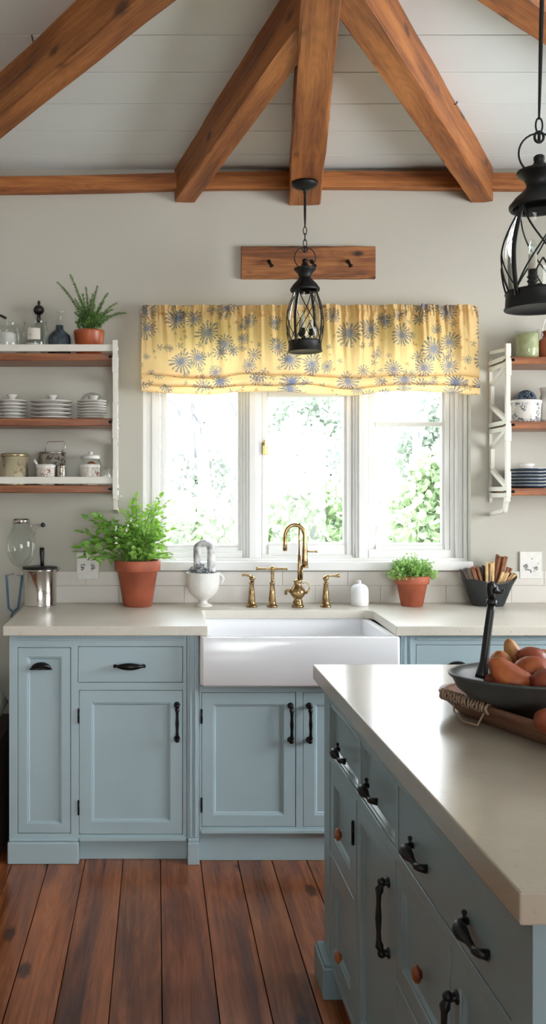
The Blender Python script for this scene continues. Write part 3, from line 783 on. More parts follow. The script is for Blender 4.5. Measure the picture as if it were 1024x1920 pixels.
# right lever tap
t = thing('brass_tap', 'short brass tap with a lever pointing right, rightmost of the brass fittings behind the sink', 'tap', (tx(611), YT, ZC), 'brass fittings behind the sink')
tap_body(t, tx(611), tz(1092))
m = MB(); m.lathe([(.0001,0), (.008,0), (.006,.006), (.0135,.014), (.014,.020), (.012,.026), (.006,.030), (.0001,.031)], (tx(611), YT, tz(1092)), 20)
m.tube([(tx(611), YT, tz(1080)), (tx(620), YT, tz(1079.5)), (tx(628), YT, tz(1079.5)), (tx(633), YT, tz(1079)), (tx(636.5), YT, tz(1078.5))], [.006,.0045,.0055,.009,.0095], 12)
build(m, 'lever', 'brass', t)
# faucet
fx = tx(558.5)
t = thing('gooseneck_faucet', 'tall brass gooseneck faucet with a jug-shaped base in the middle behind the sink', 'faucet', (fx, YT, ZC))
prof = [(.0001,0), (.0275,0), (.028,.004), (.026,.010), (.0205,.014), (.0225,.020), (.021,.028), (.016,.034), (.020,.040), (.030,.052), (.0345,.064), (.033,.074), (.024,.088), (.0175,.098), (.016,.106), (.019,.110), (.0195,.116), (.017,.121), (.008,.123), (.0001,.123)]
lobj('base', 'brass', prof, (fx, YT, ZC), t, 32)
m = MB(); zz = ZC
m.tube([(fx+.020, YT, zz+.104), (fx+.034, YT, zz+.110), (fx+.050, YT, zz+.100), (fx+.052, YT, zz+.084), (fx+.046, YT, zz+.070), (fx+.034, YT, zz+.060)], [.002,.002,.0025,.003,.0045,.006], 8)
build(m, 'jug_handle', 'brass', t)
m = MB(); m.tube([(fx-.028, YT, zz+.068), (fx-.044, YT, zz+.075), (fx-.052, YT, zz+.072), (fx-.053, YT, zz+.055)], [.009,.007,.0065,.006], 10)
build(m, 'drain_spout', 'brass', t)
m = MB(); rx = tx(561)
m.tube([(rx, YT, zz+.12), (rx, YT, tz(1040))], .0075, 14); m.tube([(rx, YT, tz(1040)), (rx, YT, tz(983))], .0035, 10)
m.tube([(rx+.012, YT, zz+.12), (rx+.012, YT, tz(1060))], .0045, 10)
build(m, 'riser', 'brass', t)
m = MB(); xl, xr_, zt_ = tx(534.5), tx(571.5), tz(984)
R_ = (xr_-xl)/2; cxx = (xl+xr_)/2; pts = [(xl, YT, tz(1031)), (xl, YT, tz(1020))]; rr = [.0098, .0088]
zc_ = zt_-R_*1.15
for i in range(13):
    a = PI - PI*i/12; pts.append((cxx+R_*math.cos(a), YT, zc_+R_*1.15*math.sin(a))); rr.append(.0085+.001*i/12)
pts += [(xr_, YT, tz(1025)), (xr_, YT, tz(1046)), (xr_, YT, tz(1052)), (xr_+.001, YT, tz(1062))]; rr += [.011, .013, .0145, .0125]
m.tube(pts, rr, 16)
m.lathe([(.0001,0),(.0105,0),(.0105,.004),(.0001,.004)], (xl, YT, tz(1033)), 16)
m.lathe([(.0001,0),(.0165,0),(.0165,.006),(.0001,.006)], (xr_, YT, tz(1064)), 18)
m.tube([(rx, YT, tz(1066)), (xr_, YT, tz(1060))], .006, 10)
m.tube([(rx, YT, tz(984)), (rx+.004, YT, tz(981))], .004, 8)
build(m, 'spout', 'brass', t)
m = MB(); m.tube([(xr_+.008, YT, tz(1033)), (tx(579), YT, tz(1034)), (tx(592), YT, tz(1034)), (tx(595), YT, tz(1034))], [.005,.004,.0045,.0065], 10)
build(m, 'side_lever', 'brass', t)

# ------------------------------------------------------------------ worktop things
# white bottle
bx0 = X(674, 4.09); by = 4.09
t = thing('ceramic_bottle', 'small squat white ceramic bottle with a tiny stopper right of the brass taps', 'bottle', (bx0, by, ZC))
lobj('body', 'ceramic', [(.0001,0), (.037,0), (.0405,.004), (.041,.02), (.0408,.060), (.039,.076), (.033,.088), (.021,.096), (.010,.099), (.007,.101), (.007,.104)], (bx0, by, ZC), t, 36)
lobj('stopper', 'ceramic', [(.0001,.103), (.008,.103), (.0105,.107), (.0095,.112), (.0001,.113)], (bx0-.002, by, ZC), t, 20)
# stainless pot
px_, py_ = X(75, 4.11), 4.11
t = thing('steel_canister', 'shiny steel pot with black lid and upright handle at the left end of the worktop', 'pot', (px_, py_, ZC))
lobj('body', 'steel', [(.0001,0), (.076,0), (.077,.002), (.0765,.006), (.0745,.010), (.0745,.150), (.078,.155), (.080,.160), (.079,.163), (.0001,.163)], (px_, py_, ZC), t, 44)
m = MB(); m.tube([(px_+.074, py_, ZC+.150), (px_+.090, py_-.004, ZC+.162), (px_+.086, py_-.004, ZC+.168)], .003, 8); build(m, 'spout_lip', 'steel', t)
lid = lobj('lid', 'black_plastic', [(.0001,.163), (.079,.163), (.080,.167), (.076,.172), (.04,.176), (.0001,.177)], (px_, py_, ZC), t, 36)
m = MB(); m.tube([(px_+.010, py_, ZC+.172), (px_+.010, py_, ZC+.20), (px_+.009, py_, ZC+.235), (px_+.009, py_, ZC+.258)], [.008,.0085,.011,.0105], 12); build(m, 'handle', 'black_plastic', lid)

# leaves
def leaf(m, p, d, nrm, L, W):
    d = d.normalized(); s = d.cross(nrm)
    if s.length < 1e-4: s = d.cross(Vector((1,0,0)))
    s.normalize(); n = s.cross(d)
    b = p; vs = [b, b+d*L*.35+s*W*.5+n*W*.12, b+d*L*.70+s*W*.38+n*W*.06, b+d*L-n*L*.08, b+d*L*.70-s*W*.38+n*W*.06, b+d*L*.35-s*W*.5+n*W*.12, b+d*L*.5-n*W*.02]
    m.add(vs, [(0,1,6), (1,2,6), (2,3,6), (3,4,6), (4,5,6), (5,0,6)], smooth=False)
def rvec(r): 
    v = Vector((r.gauss(0,1), r.gauss(0,1), r.gauss(0,1))); return v.normalized()
def terracotta_pot(t, c, rt, rb, h, rim, mat='terracotta', straight=False):
    prof = [(.0001,0), (rb-.003,0), (rb,.003), (rb+(rt-rb)*.86*(h-rim)/h*1.0, h-rim-.003), (rt-.003, h-rim), (rt, h-rim+.003), (rt+.001, h-.003), (rt-.002, h), (rt-.010, h), (rt-.012, h-.012), (rt-.013, h-.03)]
    if straight: prof = [(.0001,0), (rb-.003,0), (rb,.003), (rt-.002, h-.012), (rt, h-.003), (rt-.002, h), (rt-.008, h), (rt-.010, h-.012)]
    lobj('pot', mat, prof, c, t, 40)
    lobj('soil', 'soil', [(.0001, h-.014), (rt-.0095, h-.014)] if straight else [(.0001, h-.020), (rt-.0125, h-.020)], c, t, 24, recalc=False)

# big leafy plant
r = random.Random(11)
c = Vector((X(258, 4.075), 4.075, ZC))
t = thing('potted_plant', 'big bushy bright green plant in the tall terracotta pot left of the window sill', 'plant', c)
terracotta_pot(t, c, .102, .064, .205, .047)
ms = MB(); ml = MB(); ml2 = MB()
top = c+Vector((0,0,.19))
def stemto(target, lsize, dens, m_leaf, lw=.55, droop=.02, bare=.35):
    b = top+Vector((r.uniform(-.045,.045), r.uniform(-.04,.03), 0))
    mid = b.lerp(target, .5)+Vector((0, 0, abs(target.z-b.z)*.22+.01))
    n = 12; pts = []
    for i in range(n+1):
        u = i/n; p = b*(1-u)**2+mid*2*u*(1-u)+target*u*u; p.z -= droop*u*u; p.y = min(p.y, YW-.02); pts.append(p)
    ms.tube(pts, [.0022-.0014*i/n for i in range(n+1)], 5)
    k = int(bare*n)
    cnt = dens
    for i in range(cnt):
        u = bare+(1-bare)*i/(cnt-1); q = min(n-1, int(u*n)); p = pts[q].lerp(pts[q+1], u*n-q); d = (pts[q+1]-pts[q]).normalized()
        side = Vector((1,0,0)) if i % 2 else Vector((-1,0,0))
        dd = d*.6+side*.7+rvec(r)*.55+Vector((0,0,-.1))
        if i == cnt-1: dd = d
        s = lsize*r.uniform(.65, 1.15)
        if p.y+dd.y*s > YW-.012: dd.y = -abs(dd.y)
        leaf(m_leaf, p, dd, rvec(r)*.6+Vector((0,-.6,.6)), s, s*lw)
def PT(px, py, dy=0.0): 
    Y_ = 4.075+dy; return Vector((X(px, Y_), Y_, Z(py, Y_)))
for i in range(95):      # dense centre
    a = r.uniform(0, 2*PI); q = math.sqrt(r.random())
    px = 258+q*math.cos(a)*52; py = 1003+q*math.sin(a)*38
    stemto(PT(px, py, r.uniform(-.10, .075)), .029, 10, ml2 if i % 2 else ml, .62, bare=.3)
for px, py in ((256,925),(250,935),(300,925),(312,935),(296,940),(262,945),(240,950),(232,955),(246,942),(312,960),(318,985),(312,1005),(305,975),(316,1030),(322,1040),(300,1030),(285,950),(275,955),(215,965),(205,975),(198,968),(290,1035),(225,1015),(212,1005),(288,938)):
    stemto(PT(px, py, r.uniform(-.08, .05)), .031, 12, ml, .60, bare=.25)
for px, py in ((150,1030),(163,1040),(172,1015),(160,995),(180,985),(175,1000),(168,968),(190,975),(155,1022),(190,1010),(185,965),(200,985),(182,1045)):
    stemto(PT(px, py, r.uniform(-.12, .03)), .048, 9, ml2, .46, droop=.01, bare=.35)
build(ms, 'stems', 'stem', t); build(ml, 'foliage', 'leaf_bright', t, recalc=False); build(ml2, 'foliage', 'leaf_mid', t, recalc=False)
m = MB()
for k in range(9):
    p = PT(r.uniform(215,290), r.uniform(965,1035), -.11)
    for j in range(4): leaf(m, p, rvec(r), Vector((0,-1,0)), .009, .007)
build(m, 'blossoms', 'white_china', t, recalc=False)

# small plant right of the sink
r = random.Random(5)
c = Vector((X(772.5, 4.075), 4.075, ZC))
t = thing('potted_plant', 'small rounded bright green plant in a small terracotta pot under the right of the window', 'plant', c)
terracotta_pot(t, c, .076, .048, .136, .036)
ms = MB(); ml = MB()
top = c+Vector((0,0,.12))
for i in range(150):
    a = r.uniform(0, 2*PI); e_ = r.uniform(.03, 1.0); R_ = .112*r.uniform(.78, 1.03)
    d = Vector((math.cos(a)*math.sqrt(1-e_*e_), math.sin(a)*math.sqrt(1-e_*e_)*.75, e_*.96))
    tgt = top+Vector((d.x*R_, d.y*R_, d.z*R_*1.02)); tgt.y = min(tgt.y, YW-.02)
    b = top+Vector((d.x*.03, d.y*.03, 0)); ms.tube([b, b.lerp(tgt, .5)+Vector((0,0,.01)), tgt], [.0014,.001,.0006], 4)
    for k in range(11):
        u = .35+.65*k/10; p = b.lerp(tgt, u)+rvec(r)*.006; s = r.uniform(.009, .016)
        dd = d+rvec(r)*1.0
        if p.y+dd.y*s > YW-.012: dd.y = -abs(dd.y)
        leaf(ml, p, dd, rvec(r)+Vector((0,-.3,.5)), s, s*.7)
build(ms, 'stems', 'stem', t); build(ml, 'foliage', 'leaf_small', t, recalc=False)

# urn with weathered ring
c = Vector((X(381, 4.07), 4.07, ZC))
t = thing('footed_urn', 'white footed ceramic urn with a side handle, holding grey moss and an upright stone ring', 'urn', c)
lobj('body', 'crackle_china', [(.0001,0), (.040,0), (.041,.003), (.036,.008), (.020,.014), (.017,.020), (.020,.028), (.040,.040), (.060,.060), (.070,.085), (.0735,.110), (.0735,.136), (.0765,.146), (.0765,.150), (.072,.151), (.069,.143), (.066,.128)], c, t, 40)
m = MB(); m.tube([(c.x+.068, c.y-.01, c.z+.135), (c.x+.082, c.y-.01, c.z+.140), (c.x+.090, c.y-.01, c.z+.125), (c.x+.084, c.y-.01, c.z+.104), (c.x+.077, c.y-.01, c.z+.100)], [.005,.005,.0055,.005,.004], 10)
build(m, 'handle', 'crackle_china', t)
t2 = tag(bpy.data.objects.new('moss_clump', None), 'clump of dark grey dried moss filling the white footed urn', 'moss'); C.objects.unlink(t2) if t2.name in C.objects else None
bpy.data.objects.remove(t2)
r = random.Random(2); m = MB(); m.lathe([(.0001,.136), (.04,.138), (.0655,.130)], c, 20)
for k in range(700):
    a = r.uniform(0, 2*PI); q = .062*math.sqrt(r.random()); hh = .142+.034*(1-(q/.065)**2)*(1.3 if math.cos(a) < 0 else .6)
    p = c+Vector((q*math.cos(a)-.004, q*math.sin(a)*.95, hh*r.uniform(.93, 1.02)))
    leaf(m, p, rvec(r)+Vector((0,-.2,.5)), rvec(r), r.uniform(.010,.018), .005)
tag(build(m, 'dried_moss', 'moss', recalc=False), 'clump of dark grey dried moss filling the white footed urn', 'moss')
m = MB(); pts = []; rr = []
xl, xr_ = X(369.5, 4.07), X(395.5, 4.07); R_ = (xr_-xl)/2; zc_ = Z(1018+.5, 4.07)-R_*.95
pts.append((xl+.004, c.y, ZC+.10)); rr.append(.0165); pts.append((xl+.002, c.y, ZC+.155)); rr.append(.0155); pts.append((xl, c.y, zc_-.03)); rr.append(.016)
for i in range(13):
    a = PI-PI*i/12; pts.append((xl+R_+R_*math.cos(a), c.y, zc_+R_*.95*math.sin(a))); rr.append(.0165+.0015*math.sin(i*1.3))
pts += [(xr_+.001, c.y, zc_-.03), (xr_+.001, c.y, ZC+.155), (xr_, c.y, ZC+.10)]; rr += [.018, .0185, .0185]
m.tube(pts, rr, 16)
tag(build(m, 'stone_arch', 'weathered'), 'upright weathered grey and white arch standing in the white urn', 'ornament')

# black pail with kindling bundles
c = Vector((X(915, 4.09), 4.09, ZC))
m = MB(); n = 48; loops = []
hs = [(0.0, .070, .0001), (0.0, .070, .052), (.010, .073, .055), (.05, .090, .066), (.085, .108, .078), (.105, .120, .084), (.112, .124, .087)]
def pail_loop(z, a_, b_, off=0.0, rim=0):
    lp = []
    for i in range(n):
        an = 2*PI*i/n; w = 0.0
        if rim: w = .031*math.cos(an)**2 - .012 + .006*math.sin(3*an+.6)+.004*math.sin(5*an)
        dx = .010*z/.11 
        lp.append((c.x+dx*0+(a_-off)*math.cos(an), c.y+min((b_-off)*math.sin(an), .092), c.z+z+w*rim))
    return lp
L = [[(c.x, c.y, c.z+.0)]*n, pail_loop(0, .068, .050), pail_loop(.006, .072, .054), pail_loop(.05, .090, .064), pail_loop(.088, .108, .076, 0, .6), pail_loop(.112, .124, .084, 0, 1), pail_loop(.118, .127, .086, 0, 1), pail_loop(.117, .126, .086, .007, 1), pail_loop(.088, .108, .076, .008, .6), pail_loop(.02, .076, .055, .008), [(c.x, c.y, c.z+.018)]*n]
m.loft(L)
tag(build(m, 'black_pail', 'black_pail'), 'black wavy-rimmed pail holding kindling at the right of the worktop', 'pail')
r = random.Random(9)
def bundle(px0, py0, px1, py1, w, mat, label, dy=0.0, cnt=6):
    a = Vector((X(px0, c.y+dy), c.y+dy, Z(py0, c.y+dy))); b = Vector((X(px1, c.y+dy), c.y+dy-.012, Z(py1, c.y+dy)))
    m = MB(); d = (b-a).normalized(); s = d.cross(Vector((0,1,0))).normalized(); q = s.cross(d)
    for k in range(cnt):
        o1 = s*((k+.5)/cnt-.5)*w*.85+q*r.uniform(-.006,.006); o2 = s*((k+.5)/cnt-.5)*w+q*r.uniform(-.008,.008)
        e_ = d*r.uniform(-.006,.006); ww = w/cnt*.74
        m.tube([a+o1, (a+b)/2+(o1+o2)/2, b+o2+e_], [ww*1.0, ww*.98, ww*.95], 5, flat=1.3)
        m.tube([a+o1+q*.008, b+o2*.9+q*.008+e_], ww*.9, 5)
    return tag(build(m, 'kindling_bundle', mat), label, 'kindling', 'kindling bundles in the black pail')
K = [(893,1122, 868,1066, .030, 'kindling_c', 'dark grey-brown kindling bundle leaning far left in the black pail', -.005, 5),
     (905,1122, 885,1064, .034, 'kindling_b', 'brown kindling bundle leaning left, second from left in the black pail', .01, 5),
     (904,1118, 901,1062, .030, 'kindling_c', 'dark upright kindling bundle just left of the pail centre', .03, 5),
     (917,1118, 917,1054, .030, 'kindling_a', 'pale straw-coloured upright kindling bundle in the middle of the pail', -.004, 6),
     (927,1112, 939,1042, .036, 'kindling_b', 'tallest reddish-brown kindling bundle leaning right in the pail', .028, 6),
     (930,1114, 946,1073, .022, 'kindling_a', 'short pale kindling bundle right of the tallest one', -.012, 4),
     (938,1113, 964,1078, .022, 'kindling_a', 'short pale kindling bundle lying toward the right rim of the pail', .006, 4),
     (938,1110, 955,1064, .016, 'kindling_b', 'thin dark brown kindling bundle behind the short pale ones at the right', .038, 3)]
for k in K: bundle(*k[:4], k[4]*1.3, *k[5:])

# painted wall plates (outlets)
def wallplate(px0, px1, py0, py1, label, seed):
    t = thing('outlet_plate', label, 'outlet', (X((px0+px1)/2, YW), YW, Z(py1, YW)), 'painted outlet plates')
    yy = YW
    zlow = Z(py1, YW); y1 = YW
    m = MB(); m.box(X(px0, YW), X(px1, YW), YW-.012, y1, zlow, Z(py0, YW), bev=.003)
    x0, x1, z0, z1 = X(px0, YW), X(px1, YW), Z(py1, YW), Z(py0, YW)
    build(m, 'plate', 'crackle_china', t)
    m = MB(); r = random.Random(seed); cx, cz = (x0+x1)/2, (z0+z1)/2
    for k in range(46):
        a = r.uniform(-PI*1.1, PI*.1) if seed == 1 else r.choice((r.uniform(-.6,.6), PI+r.uniform(-.6,.6)))
        q = r.uniform(.018, .032)
        leaf(m, Vector((cx+q*math.cos(a), YW-.0128, cz+q*math.sin(a)*.9-.003)), Vector((r.gauss(0,1), 0, r.gauss(0,1))), Vector((0,-1,0)), .007, .004)
    leaf(m, Vector((cx, YW-.0128, cz+.030)), Vector((1,0,0)), Vector((0,-1,0)), .008, .006)
    build(m, 'painted_wreath', 'wreath_paint', t, recalc=False)
wallplate(144, 186, 1036, 1086, 'off-white outlet plate painted with grey sprigs, behind the left drooping leaves', 2)
wallplate(973, 1015, 1034, 1085, 'off-white outlet plate painted with a grey wreath, right of the kindling pail', 1)

# wall jar, its bracket and blue bead string at far left
yj = YW-.078
t = thing('wall_jar', 'clear glass jar fixed to the wall above the steel pot at far left', 'jar', (X(40, yj), YW, Z(1063, yj)))
cj = (X(40, yj), yj, Z(1063, yj))
hj = Z(973, yj)-Z(1063, yj)
lobj('glass', 'jar_glass', [(.0001,0), (.022,.001), (.045,.018), (.062,.05), (.068,.09), (.063,.13), (.050,.165), (.038,.182), (.036,.190), (.040,.193), (.040,.198), (.036,.201), (.036,.206)], cj, t, 36)
lobj('metal_rim', 'steel', [(.036,hj-.020), (.0385,hj-.018), (.0385,hj-.002), (.036,hj)], cj, t, 32)
m = MB(); xk, zk = X(82, YW), Z(984, YW)
m.tube([(cj[0]+.037, yj+.01, zk-.004), (xk-.03, yj+.03, zk-.003), (xk, YW-.02, zk), (xk, YW, zk)], .0022, 8)
m.tube([(xk-.006, YW-.02, zk), (xk-.03, YW-.03, zk-.02), (xk-.04, YW-.03, zk-.05)], .0012, 6)
build(m, 'bracket', 'steel', t)
m = MB(); m.lathe([(.0001,0), (.010,.002), (.011,.008), (.006,.013), (.0001,.014)], (0,0,0), 16); m.rot(Matrix.Translation((xk, YW-.018, zk)) @ Matrix.Rotation(PI/2, 4, 'X')); build(m, 'wall_knob', 'blue_glass_body', t)
m = MB(); zt0 = Z(1080, YW)
for (pa, pb) in (((12,1080),(16,1140)), ((41,1080),(34,1140)), ((16,1140),(24,1148)), ((34,1140),(24,1148)), ((24,1148),(20,1158))):
    A = Vector((X(pa[0], YW-.016), YW-.016, Z(pa[1], YW-.016))); B = Vector((X(pb[0], YW-.016), YW-.016, Z(pb[1], YW-.016))); L_ = (B-A).length; q = max(3, int(L_/.0065))
    for i in range(q): m.ball(A.lerp(B, i/q), .0056, 8, 5)
hook = MB().tube([(X(26,YW), YW+.002, zt0+.01), (X(26,YW), YW-.03, zt0+.01), (X(26,YW), YW-.03, zt0+.018)], .002, 6)
hook.tube([(X(12,YW-.016), YW-.016, zt0), (X(26,YW), YW-.018, zt0+.011), (X(41,YW-.016), YW-.016, zt0)], .0012, 6)
t = thing('bead_string', 'loop of small blue-grey beads hanging on the wall below the glass jar at far left', 'bead string', (X(26, YW), YW-.01, Z(1158, YW)))
build(m, 'beads', 'blue_beads', t); build(hook, 'hook', 'steel', t)

# ------------------------------------------------------------------ peg rail
t = thing('peg_rail', 'rough wooden board with small black hooks on the wall above the curtain', 'peg rail', (X(577, YW), YW-.012, Z(524, YW)))
xa, xb, za, zb2 = X(452, YW-.02), X(703, YW-.02), Z(524, YW-.02), Z(464, YW-.02)
m = MB(); n = 40; loops = []
for i in range(n+1):
    u = i/n; w = [noise.noise(Vector((u*9, k*3.1, 2)))*.0025 for k in range(4)]
    x = (u-.5)*(xb-xa)
    hh = (zb2-za)/2
    loops.append([(x, -.011, -hh+w[0]), (x, -.014, -hh+.004+w[0]), (x, -.014, hh-.004+w[1]), (x, -.011, hh+w[1]), (x, .012, hh+w[1]), (x, .012, -hh+w[0])])
m.loft(loops, True, True, True, smooth=False)
build(m, 'board', 'plank_wood', t, loc=(0, 0.0, (zb2-za)/2))
for px in (505, 585, 652.5):
    m = MB(); xx = X(px, YW-.03); zz = Z(494, YW-.03); y0 = YW-.026
    m.lathe([(.0001,0), (.007,0), (.006,.004), (.0001,.005)], (0,0,0), 12); m.rot(Matrix.Translation((xx, y0, zz+.006)) @ Matrix.Rotation(PI/2, 4, 'X'))
    m.tube([(xx-.004, y0, zz+.012), (xx-.002, y0-.018, zz+.010), (xx+.003, y0-.026, zz-.008), (xx+.005, y0-.030, zz-.020), (xx+.008, y0-.042, zz-.018)], [.007,.0065,.006,.006,.0075], 8)
    build(m, 'hook', 'iron', t)

# ------------------------------------------------------------------ curtain
def make_curtain():
    NX = 420; x0, x1 = X(265, 4.10), X(897, 4.10)
    ztop_ = Z(571, 4.10); zbot = Z(703, 4.10)
    prof = []       # (y offset from rod plane, z, gather amplitude, fine ruffle)
    yc = 4.125
    def seg(a, b, k):
        for i in range(k): prof.append(tuple(a[j]+(b[j]-a[j])*i/k for j in range(4)))
    A = (0.0, ztop_, .9, 1.0); B = (-.004, ztop_-.022, .6, 1.0); C_ = (-.012, ztop_-.034, .9, 1.2); D = (-.004, ztop_-.060, 1.0, 1.1); E = (-.010, ztop_-.14, 1.3, .60)
    Fp = (-.020, zbot+.06, .55, .18); G = (-.034, zbot+.012, .3, 0); Hh = (-.030, zbot-.008, .25, 0); I = (-.018, zbot-.006, .2, 0); J = (-.014, zbot+.008, .2, 0)
    K_ = (-.030, zbot-.014, .25, 0); L_ = (-.036, zbot-.026, .25, 0); M_ = (-.030, zbot-.048, .25, 0); N_ = (-.020, zbot-.050, .2, 0); O_ = (-.016, zbot-.035, .2, 0); P2 = (-.026, zbot-.055, .2, 0); Q_ = (-.024, zbot-.074, .2, 0); R_ = (-.012, zbot-.078, .2, 0)
    for a, b, k in ((A,B,5), (B,C_,4), (C_,D,5), (D,E,10), (E,Fp,18), (Fp,G,7), (G,Hh,3), (Hh,I,2), (I,J,2), (J,K_,3), (K_,L_,3), (L_,M_,4), (M_,N_,2), (N_,O_,2), (O_,P2,3), (P2,Q_,4), (Q_,R_,2)): seg(a, b, k)
    prof.append(R_)
    # arc length
    sl = [0.0]
    for i in range(1, len(prof)): sl.append(sl[-1]+math.hypot(prof[i][0]-prof[i-1][0], prof[i][1]-prof[i-1][1]))
    vs = []; uvs = []
    for j, (yo, z, amp, ruf) in enumerate(prof):
        for i in range(NX+1):
            u = i/NX; xx = x0+(x1-x0)*u; X_ = u*34
            g = noise.noise(Vector((X_*.9, .3, z*1.2)))*.030 + .013*math.sin(X_*1.9+2*noise.noise(Vector((X_*.5, 2, 0))))
            hd = 0.0
            if z > ztop_-.05: hd = .0055*math.sin(X_*15+4*noise.noise(Vector((X_*2.2, 1, z*9))))
            hf = hd+.0090*math.sin(X_*6.6+3*noise.noise(Vector((X_*1.4, 4, z*3))))+.004*noise.noise(Vector((X_*9, 1, z*30)))
            wz = 0.0
            low = max(0.0, min(1.0, (zbot+.07-z)/.08))
            if low > 0:     # sagging folds
                wz = low*(.0075*math.sin(u*15+.4+j*.02)+.006*noise.noise(Vector((u*9, 7, j*.06)))*1.5-.003)
                if z > zbot-.012: wz += low*(-.006*math.exp(-((u-.14)/.09)**2)+.012*math.exp(-((u-.30)/.06)**2))
            tw = .004*noise.noise(Vector((X_*4, 9, 0)))*ruf
            ex = 0.0
            if u > .985: ex = .004*math.sin((ztop_-z)*18)
            vs.append((xx+ex+hf*.4*ruf, yc+yo-.018+g*amp*.8+hf*ruf, z+wz+tw+(.003*noise.noise(Vector((X_*7, 3, 0))) if j == 0 else 0)))
            uvs.append((u*(x1-x0)*1.0, -sl[j]))
    fs = []; W_ = NX+1
    for j in range(len(prof)-1):
        for i in range(NX): fs.append((j*W_+i, j*W_+i+1, (j+1)*W_+i+1, (j+1)*W_+i))
    me = bpy.data.meshes.new('cloth'); me.from_pydata(vs, [], fs)
    uvl = me.uv_layers.new(name='UVMap')
    for l in me.loops: uvl.data[l.index].uv = uvs[l.vertex_index]
    for p in me.polygons: p.use_smooth = True
    me.materials.append(MATS['curtain_cloth'])
    t = thing('roman_curtain', 'yellow gathered cloth shade with blue flowers over the top of the window', 'curtain', ((x0+x1)/2, YW-.06, zbot-.08))
    o = bpy.data.objects.new('cloth', me); C.objects.link(o); o.parent = t; o.matrix_parent_inverse = parent_world(t).inverted()
    m = MB(); m.tube([(x0-.004, yc+.012, ztop_-.028), (x1+.004, yc+.012, ztop_-.028)], .007, 12)
    for xx in (x0+.01, x1-.01): m.tube([(xx, yc+.012, ztop_-.028), (xx, YW, ztop_-.028)], .006, 8)
    build(m, 'rod', 'shelf_white', t)
make_curtain()

# ------------------------------------------------------------------ shelves
YSF = 3.985      # front of the shelves
def bracket(t, x, ztops, zbase, right=True):
    """white fretwork end frame in the y-z plane"""
    m = MB(); w = .010; yf = YSF-.006; yb = YW-.004
    def stick(p, q, wd=.014, th=w):   # bar between two (y,z) points
        a = Vector((x, p[0], p[1])); b = Vector((x, q[0], q[1])); d = (b-a).normalized(); s = Vector((0, -d.z, d.y))*wd/2
        e = Vector((th, 0, 0))
        vs = [a-s-e, a+s-e, a+s+e, a-s+e, b-s-e, b+s-e, b+s+e, b-s+e]
        m.add(vs, [(3,2,1,0), (4,5,6,7), (0,1,5,4), (1,2,6,5), (2,3,7,6), (3,0,4,7)])
    z_hi = ztops[0]+.055
    # front post with wider and narrower lengths
    stick((yf, zbase+.01), (yf, z_hi), .016)
    for a, b in zip(ztops[:-1], ztops[1:]):
        L_ = a-b
        stick((yf-.006, a-.01), (yf-.006, a-L_*.30), .014, w*1.25); stick((yf-.006, b+L_*.24), (yf-.006, b+.0), .014, w*1.1)
    stick((yf-.006, ztops[2]), (yf-.006, ztops[2]-.04), .014, w*1.1)
    stick((yf-.004, z_hi), (yf-.004, ztops[0]), .014, w*1.15)
    stick((yb-.004, zbase+.005), (yb-.004, ztops[0]+.02), .008, w*.7)
    for k, zt_ in enumerate(ztops):
        stick((yf, zt_-.004), (yb, zt_-.004), .020, w*.9); stick((yf, zt_-.032), (yb, zt_-.032), .020, w*.9)
    for a, b in zip(ztops[:-1], ztops[1:]):
        top_ = a-.04; bot = b+.006; L_ = top_-bot
        stick((yf+.012, top_), (yb-.022, top_-L_*.27), .020, w*.85); stick((yb-.022, top_-L_*.25), (yb-.022, top_-L_*.70), .020, w*.85); stick((yb-.022, top_-L_*.68), (yf+.012, bot), .020, w*.85)
    stick((yf+.01, ztops[0]+.03), (yb-.01, ztops[0]+.075-.03), .016, w*.8)
    stick((yf+.006, ztops[2]-.035), (yf+.03, zbase-.03), .018, w*.9); stick((yf+.03, zbase-.03), (yb, zbase-.05), .016, w*.9)
    build(m, 'end_frame', 'shelf_white', t, bevel=.0015)
    # metal clips
    s = 1 if right else -1
    for zt_ in ztops:
        m = MB(); m.box(min(x, x+s*.028), max(x, x+s*.028), YSF-.016, YSF-.004, zt_-.022, zt_-.010, bev=.002)
        m.tube([(x+s*.012, YSF-.016, zt_-.016), (x+s*.026, YSF-.022, zt_-.018)], .004, 8)
        m.box(x-.013, x+.013, YSF-.018, YSF+.01, zt_-.020, zt_-.012, bev=.001)
        build(m, 'clip', 'polished_brass' if False else 'iron_dark_bronze', t)
# left
XL = X(216, YSF)
tL = thing('wall_shelf', 'three-tier wooden wall shelf with white rails left of the window', 'shelf', (XL-.4, YW-.1, 1.38), 'wall shelves')
ZL = [Z(662, YSF), Z(784.5, YSF), Z(910, YSF)]
def shelf_boards(t, xa, xb, zs):
    for z in zs:
        m = MB(); xx = (xa+xb)/2
        m.box(xa-xx, xb-xx, -(YW-.001-YSF)/2, (YW-.001-YSF)/2, -.0325, 0, bev=.004)
        build(m, 'board', 'shelf_wood', t, loc=Vector((xx, (YSF+YW)/2, z))-t.location)
shelf_boards(tL, -1.30, XL-.011, ZL)
for z0, z1 in ((Z(659, YSF), Z(646, YSF)), (Z(907, YSF), Z(894, YSF))):
    m = MB(); m.box(-1.30, XL-.010, YSF-.008, YSF+.006, z0, z1, bev=.002)
    m.box(-1.29, -1.27, YSF-.006, YSF+.004, z0-.012, z0+.004)
    build(m, 'rail', 'shelf_white', tL)
bracket(tL, XL, ZL, ZL[2]-.07, right=False)
m = MB(); m.tube([(XL+.01, YSF, Z(932,YSF)), (XL+.03, YSF-.01, Z(930,YSF))], .003, 8); build(m, 'peg', 'shelf_white', tL)
